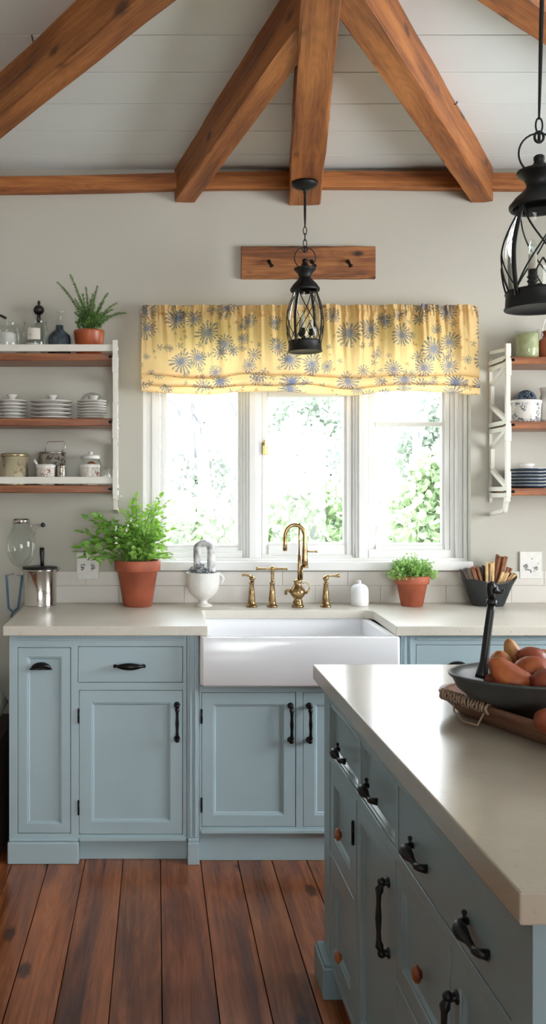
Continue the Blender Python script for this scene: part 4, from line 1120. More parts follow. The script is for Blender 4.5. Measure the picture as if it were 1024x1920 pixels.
# right
XR = X(951, YSF)
tR = thing('wall_shelf', 'three-tier wooden wall shelf with a white zigzag end frame right of the window', 'shelf', (XR+.4, YW-.1, 1.38), 'wall shelves')
ZR = [Z(668.5, YSF), Z(790, YSF), Z(915, YSF)]
shelf_boards(tR, XR+.011, XR+.95, ZR)
bracket(tR, XR, ZR, ZR[2]-.07, right=True)

# things on the shelves
def sx(px, y=4.07): return X(px, y)
yS = 4.075
def zof(py, y=yS): return Z(py, y)
# plates: one built, the rest copied
def plate_proto(R_, name='plate', mat='white_china'):
    prof = [(.0001,0), (R_*.56,0), (R_*.58,.0015), (R_*.72,.0035), (R_*.98,.0078), (R_,.0096), (R_*.99,.0112), (R_*.72,.006), (R_*.55,.004), (.0001,.0038)]
    m = MB(); m.lathe(prof, (0,0,0), 40)
    return build(m, name, mat, None, loc=(0,0,0))
ordn = ['bottom', 'second from the bottom', 'third from the bottom', 'fourth from the bottom', 'fifth from the bottom', 'sixth from the bottom', 'seventh from the bottom', 'eighth from the bottom']
def stack(x, z, R_, cnt, pitch_, where, group, mat='white_china', y=yS, squeeze=1.0):
    p = None
    for k in range(cnt):
        od = ordn[k] if k < cnt-1 else 'topmost'
        lab = 'white plate, %s in %s' % (od, where)
        if p is None:
            p = plate_proto(R_, mat=mat); tag(p, lab, 'plate', group); p.location = (x, y, z); o = p
        else: o = dup(p, lab, loc=(x+random.uniform(-.0012,.0012), y, z+k*pitch_))
    return z+(cnt-1)*pitch_+.0038
z2 = ZL[1]
zA = stack(sx(22), z2, .068, 6, .0150, 'the left stack on the middle left shelf', 'plates stacked at left of the middle shelf')
zB = stack(sx(96), z2, .094, 5, .0180, 'the wide middle stack on the middle left shelf', 'wide plates in the middle of the middle shelf')
zC_ = stack(sx(172), z2, .066, 7, .0124, 'the middle left shelf stack nearest the end frame', 'small plates at right of the middle shelf')
cupprof = [(.0001,0), (.014,0), (.015,.003), (.013,.010), (.017,.022), (.0235,.030), (.0245,.034), (.022,.035), (.019,.030), (.0001,.028)]
cp = MB(); cp.lathe(cupprof, (0,0,0), 24); q = build(cp, 'footed_cup', 'white_china', loc=(sx(22), yS, zA)); tag(q, 'small white footed cup on the left plate stack of the middle left shelf', 'cup', 'cups topping the plate stacks')
dup(q, 'small white footed cup on the wide middle plate stack', loc=(sx(97.5), yS, zB))
t = thing('lidded_dish', 'small white bowl under a clear glass dome on the stack beside the white end frame', 'dish', (sx(172), yS, zC_))
lobj('bowl', 'white_china', [(.0001,0), (.012,0), (.013,.006), (.022,.022), (.026,.030), (.024,.031), (.0001,.022)], (sx(174), yS, zC_), t, 24)
lobj('dome', 'jar_glass', [(.052,0), (.051,.008), (.044,.020), (.030,.032), (.012,.038), (.0001,.039)], (sx(172), yS, zC_+.0062), t, 28)

# top left shelf
zt1 = ZL[0]
def glassjar(px, w, h, label, y=yS, grp='glass jars on the top left shelf'):
    t = thing('glass_jar', label, 'jar', (sx(px, y), y, zt1), grp)
    lobj('glass', 'jar_glass', [(.0001,.001), (w-.006,.001), (w,.008), (w,h-.02), (w-.004,h-.012), (w-.003,h-.003), (w,h), (w-.003,h+.001)], (sx(px, y), y, zt1), t, 32)
    return t
t = glassjar(13, .058, .088, 'wide clear glass jar with pale contents at the left edge of the top shelf')
lobj('contents', 'white_china', [(.0001,.003), (.045,.003), (.047,.006), (.046,.056), (.03,.064), (.0001,.066)], (sx(13), yS, zt1), t, 24)
m = MB(); yq = yS-.0
a = Vector((sx(-22), yq, zt1+.004)); m = MB()
m.tube([(sx(-26), yq+.01, zt1+.02), (sx(-20), yq, zt1+.10), (sx(-10), yq, zof(590)), (sx(2), yq, zof(592)), (sx(11), yq-.004, zof(597))], [.004,.004,.005,.006,.0065], 10)
m.ball((sx(-26), yq+.01, zt1+.0205), .020, sc=(1,1,1))
tag(build(m, 'black_ladle', 'black_plastic'), 'black ladle handle curving over the glass jar at the left frame edge', 'ladle')
t = glassjar(66, .056, .094, 'wide clear glass jar with faded red print, beside the blue-grey bottle')
m = MB(); n_ = 12; lp1 = []; lp2 = []
m2 = MB(); L1 = [[(sx(66)+.0565*math.cos(a), yS+.0565*math.sin(a), zt1+zz) for a in [math.radians(d) for d in range(240, 301, 6)]] for zz in (.040, .070)]
m2.loft(L1, closed=False); build(m2, 'printed_label', 'painted_enamel', t, recalc=False)
lobj('contents', 'white_china', [(.0001,.003), (.034,.003), (.036,.008), (.036,.026), (.032,.032), (.0001,.033)], (sx(62), yS-.012, zt1), t, 24)
t = thing('stoppered_bottle', 'narrow clear glass bottle with a round black stopper behind the printed jar', 'bottle', (sx(74, 4.145), 4.145, zt1))
cb = (sx(73, 4.145), 4.145, zt1)
lobj('glass', 'jar_glass', [(.0001,.001), (.024,.001), (.026,.006), (.026,.095), (.018,.108), (.012,.116), (.012,.133), (.0001,.134)], cb, t, 24)
m = MB(); m.ball((cb[0]-.001, cb[1], zt1+.158), .0245, sc=(1,1,.68)); m.tube([(cb[0], cb[1], zt1+.118), (cb[0], cb[1], zt1+.142)], .008, 10); m.ball((cb[0], cb[1], zt1+.182), .007)
build(m, 'stopper', 'black_plastic', t)
xb_ = sx(111.5)
t = thing('glass_bottle', 'squat dark blue-grey glass bottle with a clear neck on the top left shelf', 'bottle', (xb_, yS, zt1))
lobj('body', 'blue_glass_body', [(.0001,0), (.047,0), (.0505,.004), (.051,.055), (.048,.066), (.036,.076), (.020,.085), (.017,.090), (.017,.100), (.0145,.101)], (xb_, yS, zt1), t, 32)
lobj('neck', 'jar_glass', [(.0145,.100), (.0135,.106), (.0130,.140), (.016,.142), (.0165,.150), (.013,.152)], (xb_, yS, zt1), t, 24)
# fern
r = random.Random(21)
c = Vector((sx(167), yS, zt1))
t = thing('potted_fern', 'wispy green fern in a low terracotta bowl at the end of the top left shelf', 'plant', c)
terracotta_pot(t, c, .070, .056, .112, .0, 'terracotta_glazed', straight=True)
ms = MB(); ml = MB(); top = c+Vector((0,0,.096))
def PF(px, py, dy=0): Y_ = yS+dy; return Vector((X(px, Y_), Y_, Z(py, Y_)))
fr = [(107,529),(131,514),(161,537),(183,535),(203,549),(220,568),(237,587),(206,592),(139,585),(151,560),(170,560),(190,575),(140,605),(150,575),(200,600),(178,570),(160,575),(188,590),(146,590),(175,550),(195,565),(213,580),(155,550),(165,590),(182,600),(140,560),(192,585)]
for px, py in fr:
    tg = PF(px, py, r.uniform(-.08, .06)); b = top+Vector((r.uniform(-.012,.012), r.uniform(-.012,.012), 0))
    mid = b.lerp(tg, .45)+Vector((0,0,.02+abs(tg.x-b.x)*.25)); n = 26; pts = []
    for i in range(n+1):
        u = i/n; pts.append(b*(1-u)**2+mid*2*u*(1-u)+tg*u*u)
    ms.tube(pts, [.0012-.0008*i/n for i in range(n+1)], 4)
    L_ = sum((pts[i+1]-pts[i]).length for i in range(n)); cnt = int(L_/.0062)
    for i in range(cnt):
        u = .18+.82*i/cnt; q = min(n-1, int(u*n)); p = pts[q].lerp(pts[q+1], u*n-q); d = (pts[q+1]-pts[q]).normalized()
        s = r.uniform(.008, .0125)*(1.15-.55*u)
        for sd in (1, -1):
            dd = d*.5+d.cross(Vector((0,1,0)))*sd*.8+rvec(r)*.35
            leaf(ml, p, dd, Vector((0,-1,.2))+rvec(r)*.5, s, s*.6)
for k in range(260):
    d = rvec(r); d.z = abs(d.z)+.2
    p = top+Vector((d.x*.045, d.y*.04, d.z*.07+.015)); leaf(ml, p, d+rvec(r)*.6, rvec(r), r.uniform(.010,.016), .008)
build(ms, 'stems', 'stem_brown', t); build(ml, 'foliage', 'leaf_fern', t, recalc=False)

# bottom left shelf
z3 = ZL[2]
lo = thing('floral_tin', 'gold-toned round tin with a faded flower print at left of the lowest left shelf', 'tin', (sx(27), yS, z3))
lobj('body', 'floral_tin', [(.0001,0), (.060,0), (.0615,.003), (.0605,.008), (.0605,.098), (.0001,.098)], (sx(27), yS, z3), lo, 40)
lobj('lid', 'tin_gold', [(.060,.098), (.0625,.099), (.0625,.106), (.060,.109), (.0001,.110)], (sx(27), yS, z3), lo, 40)
yb_ = 4.125
t = thing('steel_saucepan', 'patterned metal pot with a thin upright wire handle behind the white-lidded bowl', 'pot', (sx(98, yb_), yb_, z3))
lobj('body', 'pot_metal', [(.0001,0), (.058,0), (.060,.004), (.061,.142), (.064,.146), (.064,.150), (.061,.150), (.058,.142), (.0001,.140)], (sx(98, yb_), yb_, z3), t, 40)
m = MB(); xh = sx(98, yb_)
m.tube([(xh-.030, yb_-.02, z3+.145), (xh-.029, yb_-.02, Z(836, yb_)), (xh-.018, yb_-.02, Z(829, yb_)), (xh+.055, yb_-.02, Z(828, yb_)), (xh+.062, yb_-.02, Z(834, yb_)), (xh+.060, yb_-.02, Z(842, yb_)), (xh+.035, yb_-.02, z3+.145)], .0018, 8)
build(m, 'wire_handle', 'steel', t)
yb_ = 4.032
t = thing('enamel_bowl', 'small enamel bowl with painted flowers and white lid in front of the metal pot', 'bowl', (sx(86, yb_), yb_, z3))
t.location = (sx(88, yb_), yb_, z3)
cc_ = (sx(86, yb_), yb_, z3)
lobj('body', 'painted_enamel', [(.0001,0), (.038,0), (.041,.004), (.0425,.044), (.0435,.048), (.0001,.048)], cc_, t, 36)
lobj('lid', 'white_china', [(.0445,.048), (.046,.052), (.044,.056), (.030,.059), (.0001,.060)], cc_, t, 32)
m = MB(); m.tube([(cc_[0]-.036, cc_[1], z3+.0555), (cc_[0]-.052, cc_[1]-.004, z3+.070)], [.004,.0055], 8); build(m, 'spoon_handle', 'white_china', t)
t = thing('enamel_mug', 'small dark-patterned metal mug right beside the white-lidded bowl', 'mug', (sx(115, yb_), yb_, z3))
lobj('body', 'pot_metal', [(.0001,0), (.019,0), (.0205,.003), (.0205,.045), (.021,.047), (.019,.047), (.018,.006), (.0001,.005)], (sx(115.5, yb_), yb_, z3), t, 28)
yb_ = 4.12
t = thing('glass_jar', 'clear glass jar holding something red-orange behind the painted cup, lowest left shelf', 'jar', (sx(172, yb_), yb_, z3))
cc_ = (sx(170, yb_), yb_, z3)
lobj('glass', 'jar_glass', [(.0001,.001), (.044,.001), (.048,.006), (.048,.084), (.040,.094), (.040,.104)], cc_, t, 32)
lobj('lid', 'white_china', [(.0415,.098), (.043,.100), (.043,.108), (.040,.112), (.010,.114), (.009,.120), (.012,.124), (.0001,.126)], cc_, t, 28)
m = MB(); m.ball((cc_[0]+.004, cc_[1]-.01, z3+.072), .022, sc=(1,1,.8)); build(m, 'contents', 'fruit_orange', t)
yb_ = 4.032
cc_ = (sx(168, yb_), yb_, z3)
t = thing('painted_cup', 'white cup with painted red flowers beside the end frame of the lowest left shelf', 'cup', cc_)
lobj('body', 'painted_enamel', [(.0001,0), (.042,0), (.044,.004), (.0455,.046), (.046,.049), (.0001,.049)], cc_, t, 36)
lobj('lid', 'white_china', [(.0465,.049), (.048,.053), (.045,.058), (.0001,.060)], cc_, t, 32)
m = MB(); xq = sx(201, 4.03); m.ball((xq, 4.03, z3+.022), .0215, sc=(.9,.55,1)); 
t = thing('glass_ornament', 'small round clear glass ornament beside the end frame, lowest left shelf', 'ornament', (xq, 4.03, z3)); build(m, 'glass', 'jar_glass', t)
m = MB(); m.tube([(xq+.009*math.cos(a/10*2*PI), 4.03-.013, z3+.022+.009*math.sin(a/10*2*PI)) for a in range(10)], .002, 6, closed=True); build(m, 'ring', 'steel', t)

# right shelves
zr1, zr2, zr3 = ZR
cc_ = (sx(989.5), yS, zr1)
t = thing('filled_glass_jar', 'clear glass jar of pale green grain on the top right shelf', 'jar', cc_)
lobj('glass', 'jar_glass', [(.0001,.001), (.048,.001), (.051,.005), (.051,.114), (.0485,.115)], cc_, t, 32)
lobj('contents', 'wax_pale', [(.0001,.003), (.046,.003), (.0485,.006), (.0485,.096), (.03,.102), (.0001,.100)], cc_, t, 28)
cc_ = (sx(1036), yS, zr1)
t = thing('terracotta_jug', 'red-brown terracotta bottle with a wire clasp at the right edge of the top shelf', 'bottle', cc_)
lobj('body', 'terracotta', [(.0001,0), (.056,0), (.060,.004), (.061,.060), (.056,.072), (.042,.084), (.036,.090), (.036,.104), (.040,.108), (.034,.112), (.0001,.113)], cc_, t, 36)
m = MB(); m.tube([(cc_[0]-.036, cc_[1], zr1+.088), (cc_[0]-.047, cc_[1], zr1+.090), (cc_[0]-.040, cc_[1], zr1+.13), (cc_[0]-.03, cc_[1], zr1+.155), (cc_[0], cc_[1], zr1+.157), (cc_[0], cc_[1], zr1+.112)], .0018, 6)
build(m, 'wire_clasp', 'steel', t)
cc_ = (sx(987), yS, zr2)
t = thing('printed_crock', 'oval white crock with a dark blue printed scene on the middle right shelf', 'crock', cc_)
lobj('body', 'transfer_china', [(.0001,0), (.060,0), (.063,.004), (.066,.072), (.0685,.080), (.0695,.086), (.068,.089), (.062,.088), (.060,.07), (.0001,.065)], cc_, t, 40, sy=.8)
lobj('rim', 'white_china', [(.0665,.078), (.0705,.081), (.0705,.089), (.067,.092), (.062,.090), (.061,.082)], cc_, t, 40, sy=.8)
r = random.Random(4); m = MB(); m.lathe([(.0001,.100),(.045,.098),(.056,.090)], cc_, 24, sy=.75)
for k in range(330):
    a = r.uniform(0, 2*PI); e_ = math.acos(r.uniform(.05, 1)); p = Vector((cc_[0]+.043*math.sin(e_)*math.cos(a), cc_[1]+.038*math.sin(e_)*math.sin(a), zr2+.096+.046*math.cos(e_)))
    m.ball(p, r.uniform(.0035,.0055), 6, 4)
tag(build(m, 'berry_posy', 'berry'), 'domed posy of blue-grey berries heaped in the printed crock', 'berries')
cc_ = (sx(1034), yS, zr2)
t = thing('white_pitcher', 'tall plain white pitcher cut off by the right frame edge, middle right shelf', 'pitcher', cc_)
lobj('body', 'white_china', [(.0001,0), (.044,0), (.048,.004), (.048,.018), (.046,.022), (.048,.026), (.046,.10), (.042,.12), (.048,.142), (.045,.143), (.040,.12), (.04,.02), (.0001,.015)], cc_, t, 36)
m = MB(); m.tube([(cc_[0]+.044, cc_[1], zr2+.125), (cc_[0]+.078, cc_[1], zr2+.115), (cc_[0]+.080, cc_[1], zr2+.06), (cc_[0]+.046, cc_[1], zr2+.035)], .006, 10); build(m, 'handle', 'white_china', t)
# right plates, with dark blue rims
pz = zr3; p0 = None
for k in range(6):
    lab = 'blue-edged white plate, %s in the stack on the lowest right shelf' % (ordn[k] if k < 5 else 'topmost')
    if p0 is None:
        R_ = .092
        p0 = thing('plate', lab, 'plate', (sx(992), yS, pz), 'blue-edged plates on the lowest right shelf')
        m = MB(); m.lathe([(.0001,.0045), (R_*.6,.0045), (R_*.75,.007), (R_,.0135), (R_*.99,.0145), (R_*.75,.009), (R_*.6,.007), (.0001,.007)], (0,0,0), 40); build(m, 'dish', 'white_china', p0, loc=(0,0,0))
        m = MB(); m.lathe([(.0001,0), (R_*.62,0), (R_*.86,.0044), (R_*.99,.012), (R_*.97,.0125), (R_*.75,.0068), (R_*.6,.0044), (.0001,.0044)], (0,0,0), 40); build(m, 'underside', 'plate_blue', p0, loc=(0,0,0))
    else: dup(p0, lab, loc=(sx(992)+random.uniform(-.002,.002), yS, pz+k*.0148))
zz = pz+5*.0148+.007
m = MB(); m.lathe([(.0001,0), (.018,0), (.019,.003), (.030,.016), (.037,.027), (.035,.028), (.027,.016), (.0001,.006)], (sx(988), yS, zz), 28)
tag(build(m, 'small_bowl', 'white_china'), 'small white bowl on top of the blue-edged plates, lowest right shelf', 'bowl')

# true heights of the shelf things
tall = {'top shelf': {'glass_jar': 1.66, 'glass_bottle': 1.36, 'stoppered_bottle': 1.39}, 'low': {'floral_tin': 1.30, 'enamel_bowl': 1.6, 'enamel_mug': 1.85, 'glass_jar': 1.22, 'painted_cup': 1.6, 'glass_ornament': 1.8},
        'right': {'filled_glass_jar': 1.16, 'terracotta_jug': 1.15, 'printed_crock': 1.1, 'white_pitcher': 1.1}}
for o in [o for o in bpy.data.objects if o.parent is None and o.get('label')]:
    base = o.name.split('.')[0]
    key = 'right' if o.location.x > 1 else ('top shelf' if o.location.z > 1.9 else 'low')
    if base in tall[key] and o.location.z > 1.3: o.scale.z = tall[key][base]
    if base in ('enamel_bowl', 'painted_cup'): o.scale.y = .66 if base == 'enamel_bowl' else .8   # slightly oval, clear of the pots behind
# ------------------------------------------------------------------ lanterns
def lantern(cx, cy, z0, sr, sz, ztop_, label, rot0=0.0, canopy=True, swing=0.0):
    t = thing('pendant_lantern', label, 'lantern', (cx, cy, z0), 'black caged pendant lanterns')
    mt = 'lantern_iron'
    def rad(z):     # cage radius over normalised cage height 0..1
        return sr*(.0685+.0115*math.sin(PI*min(1, max(0, z*.98+.12)))**1 - .021*max(0, z-.45)**1.4*1.55)
    zc0, zc1 = .046*sz, .266*sz
    def cz(u): return z0+zc0+(zc1-zc0)*u
    # base band with flared foot
    m = MB(); m.lathe([(r_*sr, z_*sz) for r_, z_ in ((.0001,.006), (.060,.006), (.066,.002), (.0725,0), (.0735,.003), (.0705,.009), (.0695,.036), (.0715,.041), (.0705,.047), (.064,.047), (.060,.044), (.0001,.042))], (cx, cy, z0), 48)
    build(m, 'base', mt, t)
    m = MB(); m.lathe([(r_*sr, z_*sz) for r_, z_ in ((.054,.262), (.060,.258), (.0625,.262), (.0625,.270), (.058,.276), (.050,.288), (.036,.302), (.027,.314), (.026,.322), (.031,.334), (.042,.346), (.0465,.352), (.0465,.356), (.040,.358), (.022,.364), (.014,.372), (.010,.380), (.0115,.384), (.0115,.392), (.008,.396), (.0001,.397))], (cx, cy, z0), 48)
    build(m, 'roof', mt, t)
    for k in range(4):
        a = rot0+k*PI/2; pts = [(cx+rad(i/14)*math.cos(a), cy+rad(i/14)*math.sin(a), cz(i/14)) for i in range(-1, 16)]
        m = MB(); m.tube(pts, .0060*sr, 6, flat=.5, up=(math.cos(a), math.sin(a), 0)); build(m, 'strap', mt, t)
    for k in range(4):
        for hand in (1, -1):
            for half in (0, 1):
                m = MB(); pts = []; a0 = rot0+k*PI/2
                for i in range(21):
                    u = i/20; a = a0+hand*u*PI*.5
                    if half: u = .30*i/20; a = a0+PI/4+hand*(1-i/20)*PI*.13
                    pts.append((cx+(rad(u)-.002)*math.cos(a), cy+(rad(u)-.002)*math.sin(a), cz(u)))
                m.tube(pts, .0021*sr, 6, flat=.8)
                build(m, 'lattice_bar', mt, t)
    # glass chimney
    m = MB(); m.lathe([((rad(i/10)-.007*sr), (zc0+(zc1-zc0)*i/10)) for i in range(11)], (cx, cy, z0), 40); build(m, 'glass', 'lantern_glass', t, recalc=False)
    # three candle lights
    cl = MB(); m2 = MB(); m3 = MB()
    for k in range(3):
        a = rot0+.7+k*2*PI/3; x, y_ = cx+.026*sr*math.cos(a), cy+.026*sr*math.sin(a)
        cl.tube([(cx, cy, z0+.062*sz), (cx+.015*sr*math.cos(a), cy+.015*sr*math.sin(a), z0+.058*sz), (x, y_, z0+.072*sz)], .003*sr, 8)
        cl.lathe([(.0001,.068*sz), (.006*sr,.070*sz), (.012*sr,.078*sz), (.012*sr,.081*sz), (.0095*sr,.082*sz), (.0095*sr,.098*sz), (.0001,.098*sz)], (x, y_, z0), 16)
        m2.lathe([(.0085*sr,.098*sz), (.009*sr,.10*sz), (.009*sr,.135*sz), (.0001,.136*sz)], (x, y_, z0), 16)
        m3.lathe([(.007*sr,.136*sz), (.009*sr,.146*sz), (.0085*sr,.158*sz), (.004*sr,.172*sz), (.0001,.176*sz)], (x, y_, z0), 14)
    cl.lathe([(.0001,.042*sz), (.010*sr,.044*sz), (.006*sr,.055*sz), (.007*sr,.066*sz), (.0001,.068*sz)], (cx, cy, z0), 14)
    cs = build(cl, 'candle_holder', mt, t); build(m2, 'candle_sleeve', 'lantern_glass' if sr < 0 else 'candle', cs); build(m3, 'bulb', 'jar_glass', cs)
    # ring handle
    m = MB(); zr_ = z0+.400*sz; R_ = .045*sr
    m.tube([(cx+R_*math.cos(2*PI*i/28), cy, zr_+R_*1.0*math.sin(2*PI*i/28)*1.0) for i in range(28)], .0022*sr, 8, closed=True)
    m.ball((cx, cy, z0+.385*sz), .010*sr); build(m, 'ring_handle', mt, t)
    # chain and cord
    zq = zr_+R_+.004; k = 0; dx = 0.0
    m = MB(); LK = .030*sr
    m.tube([(cx+.010*sr*math.cos(2*PI*i/16), cy, zq-.012*sr+.012*sr*math.sin(2*PI*i/16)) for i in range(16)], .003*sr, 8, closed=True)
    m.tube([(cx, cy, zq), (cx, cy, zq-.02*sr)], .0035*sr, 8)
    NL = 3 if swing == 0 else 1
    for k in range(NL):
        zc_ = zq+LK*.45+k*LK*.88; pts = []
        for i in range(20):
            a = 2*PI*i/20; u, w = .0075*sr*math.cos(a), LK*.56*math.sin(a)
            pts.append((cx+(u if k % 2 == 0 else u*.25), cy+(0 if k % 2 == 0 else u), zc_+w))
        m.tube(pts, .0020*sr, 7, closed=True)
    build(m, 'chain', mt, t)
    zs = zq+LK*.45+(NL-1)*LK*.88+LK*.45
    m = MB(); n = 20; pts = []; rr = []
    for i in range(n+1):
        u = i/n; pts.append((cx+swing*u, cy, zs+(ztop_-.03-zs)*u)); rr.append(.0026+.0028*math.sin(PI*u)**.8)
    m.tube(pts, rr, 8); build(m, 'cord', mt, t)
    m = MB(); m.lathe([(.0001,-.048), (.006,-.047), (.0075,-.040), (.007,-.034), (.016,-.028), (.034,-.024), (.048,-.016), (.055,-.008), (.0555,0), (.0001,0)], (cx+swing, cy, ztop_), 40)
    build(m, 'ceiling_rose', mt, t)
YL = 3.88
lantern(X(572, YL), YL, Z(660, YL), 1.0, 1.0, 2.736-.002, 'black caged lantern hanging in front of the middle of the yellow curtain', rot0=math.radians(-90+50))
YL2 = 2.11
lantern(X(1011, YL2), YL2, Z(580, YL2), 1.05, .90, ZCEIL, 'larger-looking black caged lantern hanging at the right edge of the frame, nearest the camera', rot0=math.radians(-90+28), swing=.014)

# ------------------------------------------------------------------ island
IX, IY0, IY1 = .463, 1.161, 2.695
IF = .493
m = MB(); m.box(IX, 1.75, IY0, IY1, ZC-.043, ZC, bev=.003)
tag(build(m, 'island_worktop', 'island_stone'), 'large pale stone slab on top of the kitchen island in the foreground', 'worktop')
isl = thing('kitchen_island', 'blue-grey kitchen island cabinet with drawers, doors and iron handles in the foreground', 'kitchen island', (1.1, 1.95, 0))
IP = 'island_paint'
YB, YFn = 2.675, 1.200          # far and near ends of the body
FI = Face((IF, YB, 0), (0,-1,0), (-1,0,0))
def iu(px): return YB - F*IF/(px-CX)
it = ZC-.0435
cols = [iu(619), iu(666), iu(672), iu(676.5), iu(740), iu(746), iu(958)]
dz0, dz1 = .683, .820
c1a, c1b = iu(618.5), iu(663.5); c2a, c2b = iu(668), iu(734.5); c3a, c3b = iu(741.5), iu(834); c4a, c4b = iu(843), iu(958)
op = [(iu(619), iu(672), dz0, dz1), (iu(676.5), iu(741), dz0, dz1), (iu(746.5), iu(958), dz0, dz1),
      (c1a, c1b, .402, .655), (c1a, c1b, .095, .385), (c2a, c2b, .095, .660), (c3a, c3b, .415, .660), (c3a, c3b, .095, .398), (c4a, c4b, .095, .660)]
build(frame_mesh(FI, 0, YB-YFn, .075, it, op), 'face_frame', IP, isl, bevel=.0012)
build(MB().box(IF+.0215, 1.70, YFn+.001, YB-.001, .09, it), 'body', IP, isl)
dr1 = panel_front(FI, *op[0], .006, 'drawer', isl, IP); pull_spoon(FI, iu(643)+.0, .724, dr1, .08)
dr2 = panel_front(FI, *op[1], .006, 'drawer', isl, IP); pull_spoon(FI, iu(700), .735, dr2, .085)
dr3 = flat_front(FI, *op[2], 'drawer', isl, IP); pull_spoon(FI, iu(787), .737, dr3); pull_spoon(FI, iu(896)+.0, .737, dr3)
q = panel_front(FI, *op[3], .050, 'door', isl, IP); knob(FI, iu(640), .507, q)
hinge(FI, c1b+.003, .57, q, .05)
q = panel_front(FI, *op[4], .050, 'door', isl, IP); knob(FI, iu(640), .180, q)
q = panel_front(FI, *op[5], .040, 'door', isl, IP); pull_bow(FI, c2b-.028, .515, .150, q, off=.020, r=.0062, mat='iron')
q = panel_front(FI, *op[6], .040, 'door', isl, IP); knob(FI, iu(790), .523, q)
q = panel_front(FI, *op[7], .040, 'door', isl, IP)
q = panel_front(FI, *op[8], .045, 'door', isl, IP); pull_bow(FI, c4a+.035, .515, .150, q, off=.020, r=.0062, mat='iron')
# corner foot block and plinth
m = MB(); m.box(.466, .60, 2.545, 2.690, 0, .088); m.box(.472, .60, 2.551, 2.684, .088, .100); build(m, 'foot', IP, isl, bevel=.004)
m = MB(); m.box(.466, .60, 1.185, 1.33, 0, .088); m.box(.472, .60, 1.191, 1.324, .088, .100); build(m, 'foot', IP, isl, bevel=.004)
build(MB().box(.56, 1.66, 1.25, 2.64, 0, .09), 'plinth', 'dark_gap', isl)
# beaded boards on the near end
m = MB(); x = IF
m.box(IF, IF+.028, YFn-.006, YFn, .09, it, bev=.001)
x = IF+.030
while x < 1.68:
    m.box(x, x+.046, YFn-.004, YFn, .09, it, bev=.0018); m.tube([(x+.0485, YFn-.002, .09), (x+.0485, YFn-.002, it)], .0022, 6); x += .051
build(m, 'end_boards', IP, isl)

# tray
tc_ = Vector((.917, 1.929, ZC)); ang = math.atan2(-.94, .33)
t = thing('wooden_tray', 'long dark wooden tray with a rope-wrapped handle under the metal bowl on the island', 'tray', tc_, rz=ang)
def tl(L_, W_, z, n=8, r_=.10):
    return rrect(-L_, L_, -W_, W_, min(r_, W_*.9), z, n)
m = MB()
m.loft([tl(.27, .140, 0, r_=.09), tl(.29, .162, .004), tl(.315, .182, .030), tl(.325, .190, .044), tl(.322, .189, .050), tl(.312, .178, .050), tl(.306, .172, .044), tl(.292, .160, .022), tl(.27, .140, .013, r_=.09)], True, True, True)
tr = build(m, 'body', 'tray_wood', t, loc=(0,0,0))
# rope on the left long side (local -y side after rotation faces the camera-left)
side = -1
Mloc = Matrix.Rotation(ang, 3, 'Z')
test = Mloc @ Vector((0, side, 0))
if test.x > 0: side = 1
m = MB(); rr_ = random.Random(6)
xs0, xs1 = -.250, -.095
for k in range(17):
    x = xs0+(xs1-xs0)*k/16; pts = []
    for i in range(14):
        a = 2*PI*i/14; pts.append((x+.004*math.cos(a)+.003*rr_.uniform(-1,1), side*(.183+.0100*math.cos(a)), .044+.0100*math.sin(a)))
    m.tube(pts, .0036, 6, closed=True)
build(m, 'rope', 'rope', t, loc=(0,0,0))
m = MB(); m.tube([(xs0+.05, side*.190, .038), (xs0+.07, side*.206, .022), (xs0+.11, side*.212, .008), (xs0+.15, side*.206, .010), (xs1, side*.194, .036)], .0022, 8)
build(m, 'rope_loop', 'rope', t, loc=(0,0,0))

# bowl
bc = Vector((.868, 2.0, ZC+.0145))
def bl(a, b, z): return [(bc.x+a*math.cos(2*PI*i/56), bc.y+b*math.sin(2*PI*i/56), bc.z+z) for i in range(56)]
m = MB(); hb = 1.022-bc.z
m.loft([bl(.0001,.0001,0), bl(.10,.07,0), bl(.118,.082,.006), bl(.152,.106,.036), bl(.180,.124,hb*.46), bl(.204,.140,hb*.66), bl(.215,.147,hb*.88), bl(.222,.152,hb*.93), bl(.224,.153,hb*.985), bl(.221,.151,hb), bl(.210,.142,hb*.985), bl(.204,.137,hb*.88), bl(.192,.130,hb*.64), bl(.168,.114,hb*.46), bl(.140,.094,.036), bl(.10,.065,.012), bl(.0001,.0001,.010)])
tag(build(m, 'metal_bowl', 'pewter'), 'large dark grey metal bowl of gourds standing in the wooden tray', 'bowl')
# gourds
def gourd(px, py, Y_, r1, mat, label, neck=None, sc3=(1,1,1), r2=None):
    c = Vector((X(px, Y_), Y_, Z(py, Y_))); m = MB()
    bmm = bmesh.new(); bmesh.ops.create_icosphere(bmm, subdivisions=4, radius=1.0)
    nd = None
    if neck: nd = Vector(neck)
    vs = []
    for v in bmm.verts:
        d = v.co.normalized(); rr = 1.0
        p = Vector((d.x*sc3[0], d.y*sc3[1], d.z*sc3[2]))*r1
        if nd is not None:
            k = max(0.0, d.dot(nd.normalized())); e = nd.length
            sr_ = (r2 or r1*.62)
            along = p.dot(nd.normalized()); perp = p-nd.normalized()*along
            s = min(1.0, max(0.0, (k-.25)/.55)); s = s*s*(3-2*s)
            p = perp*(1-s*(1-sr_/r1)) + nd.normalized()*(along+e*s)
        p += d*r1*.05*noise.noise(d*2.2+Vector((px, py, 0)))
        vs.append(c+p)
    m.add(vs, [[v.index for v in f.verts] for f in bmm.faces], smooth=True); bmm.free()
    return tag(build(m, 'gourd', mat), label, 'gourd', 'gourds in the metal bowl')
gourd(938, 1246, 2.03, .027, 'fruit_pale', 'pale yellow-orange gourd at the left of the pile, behind the small red one', sc3=(.95,1,1.15))
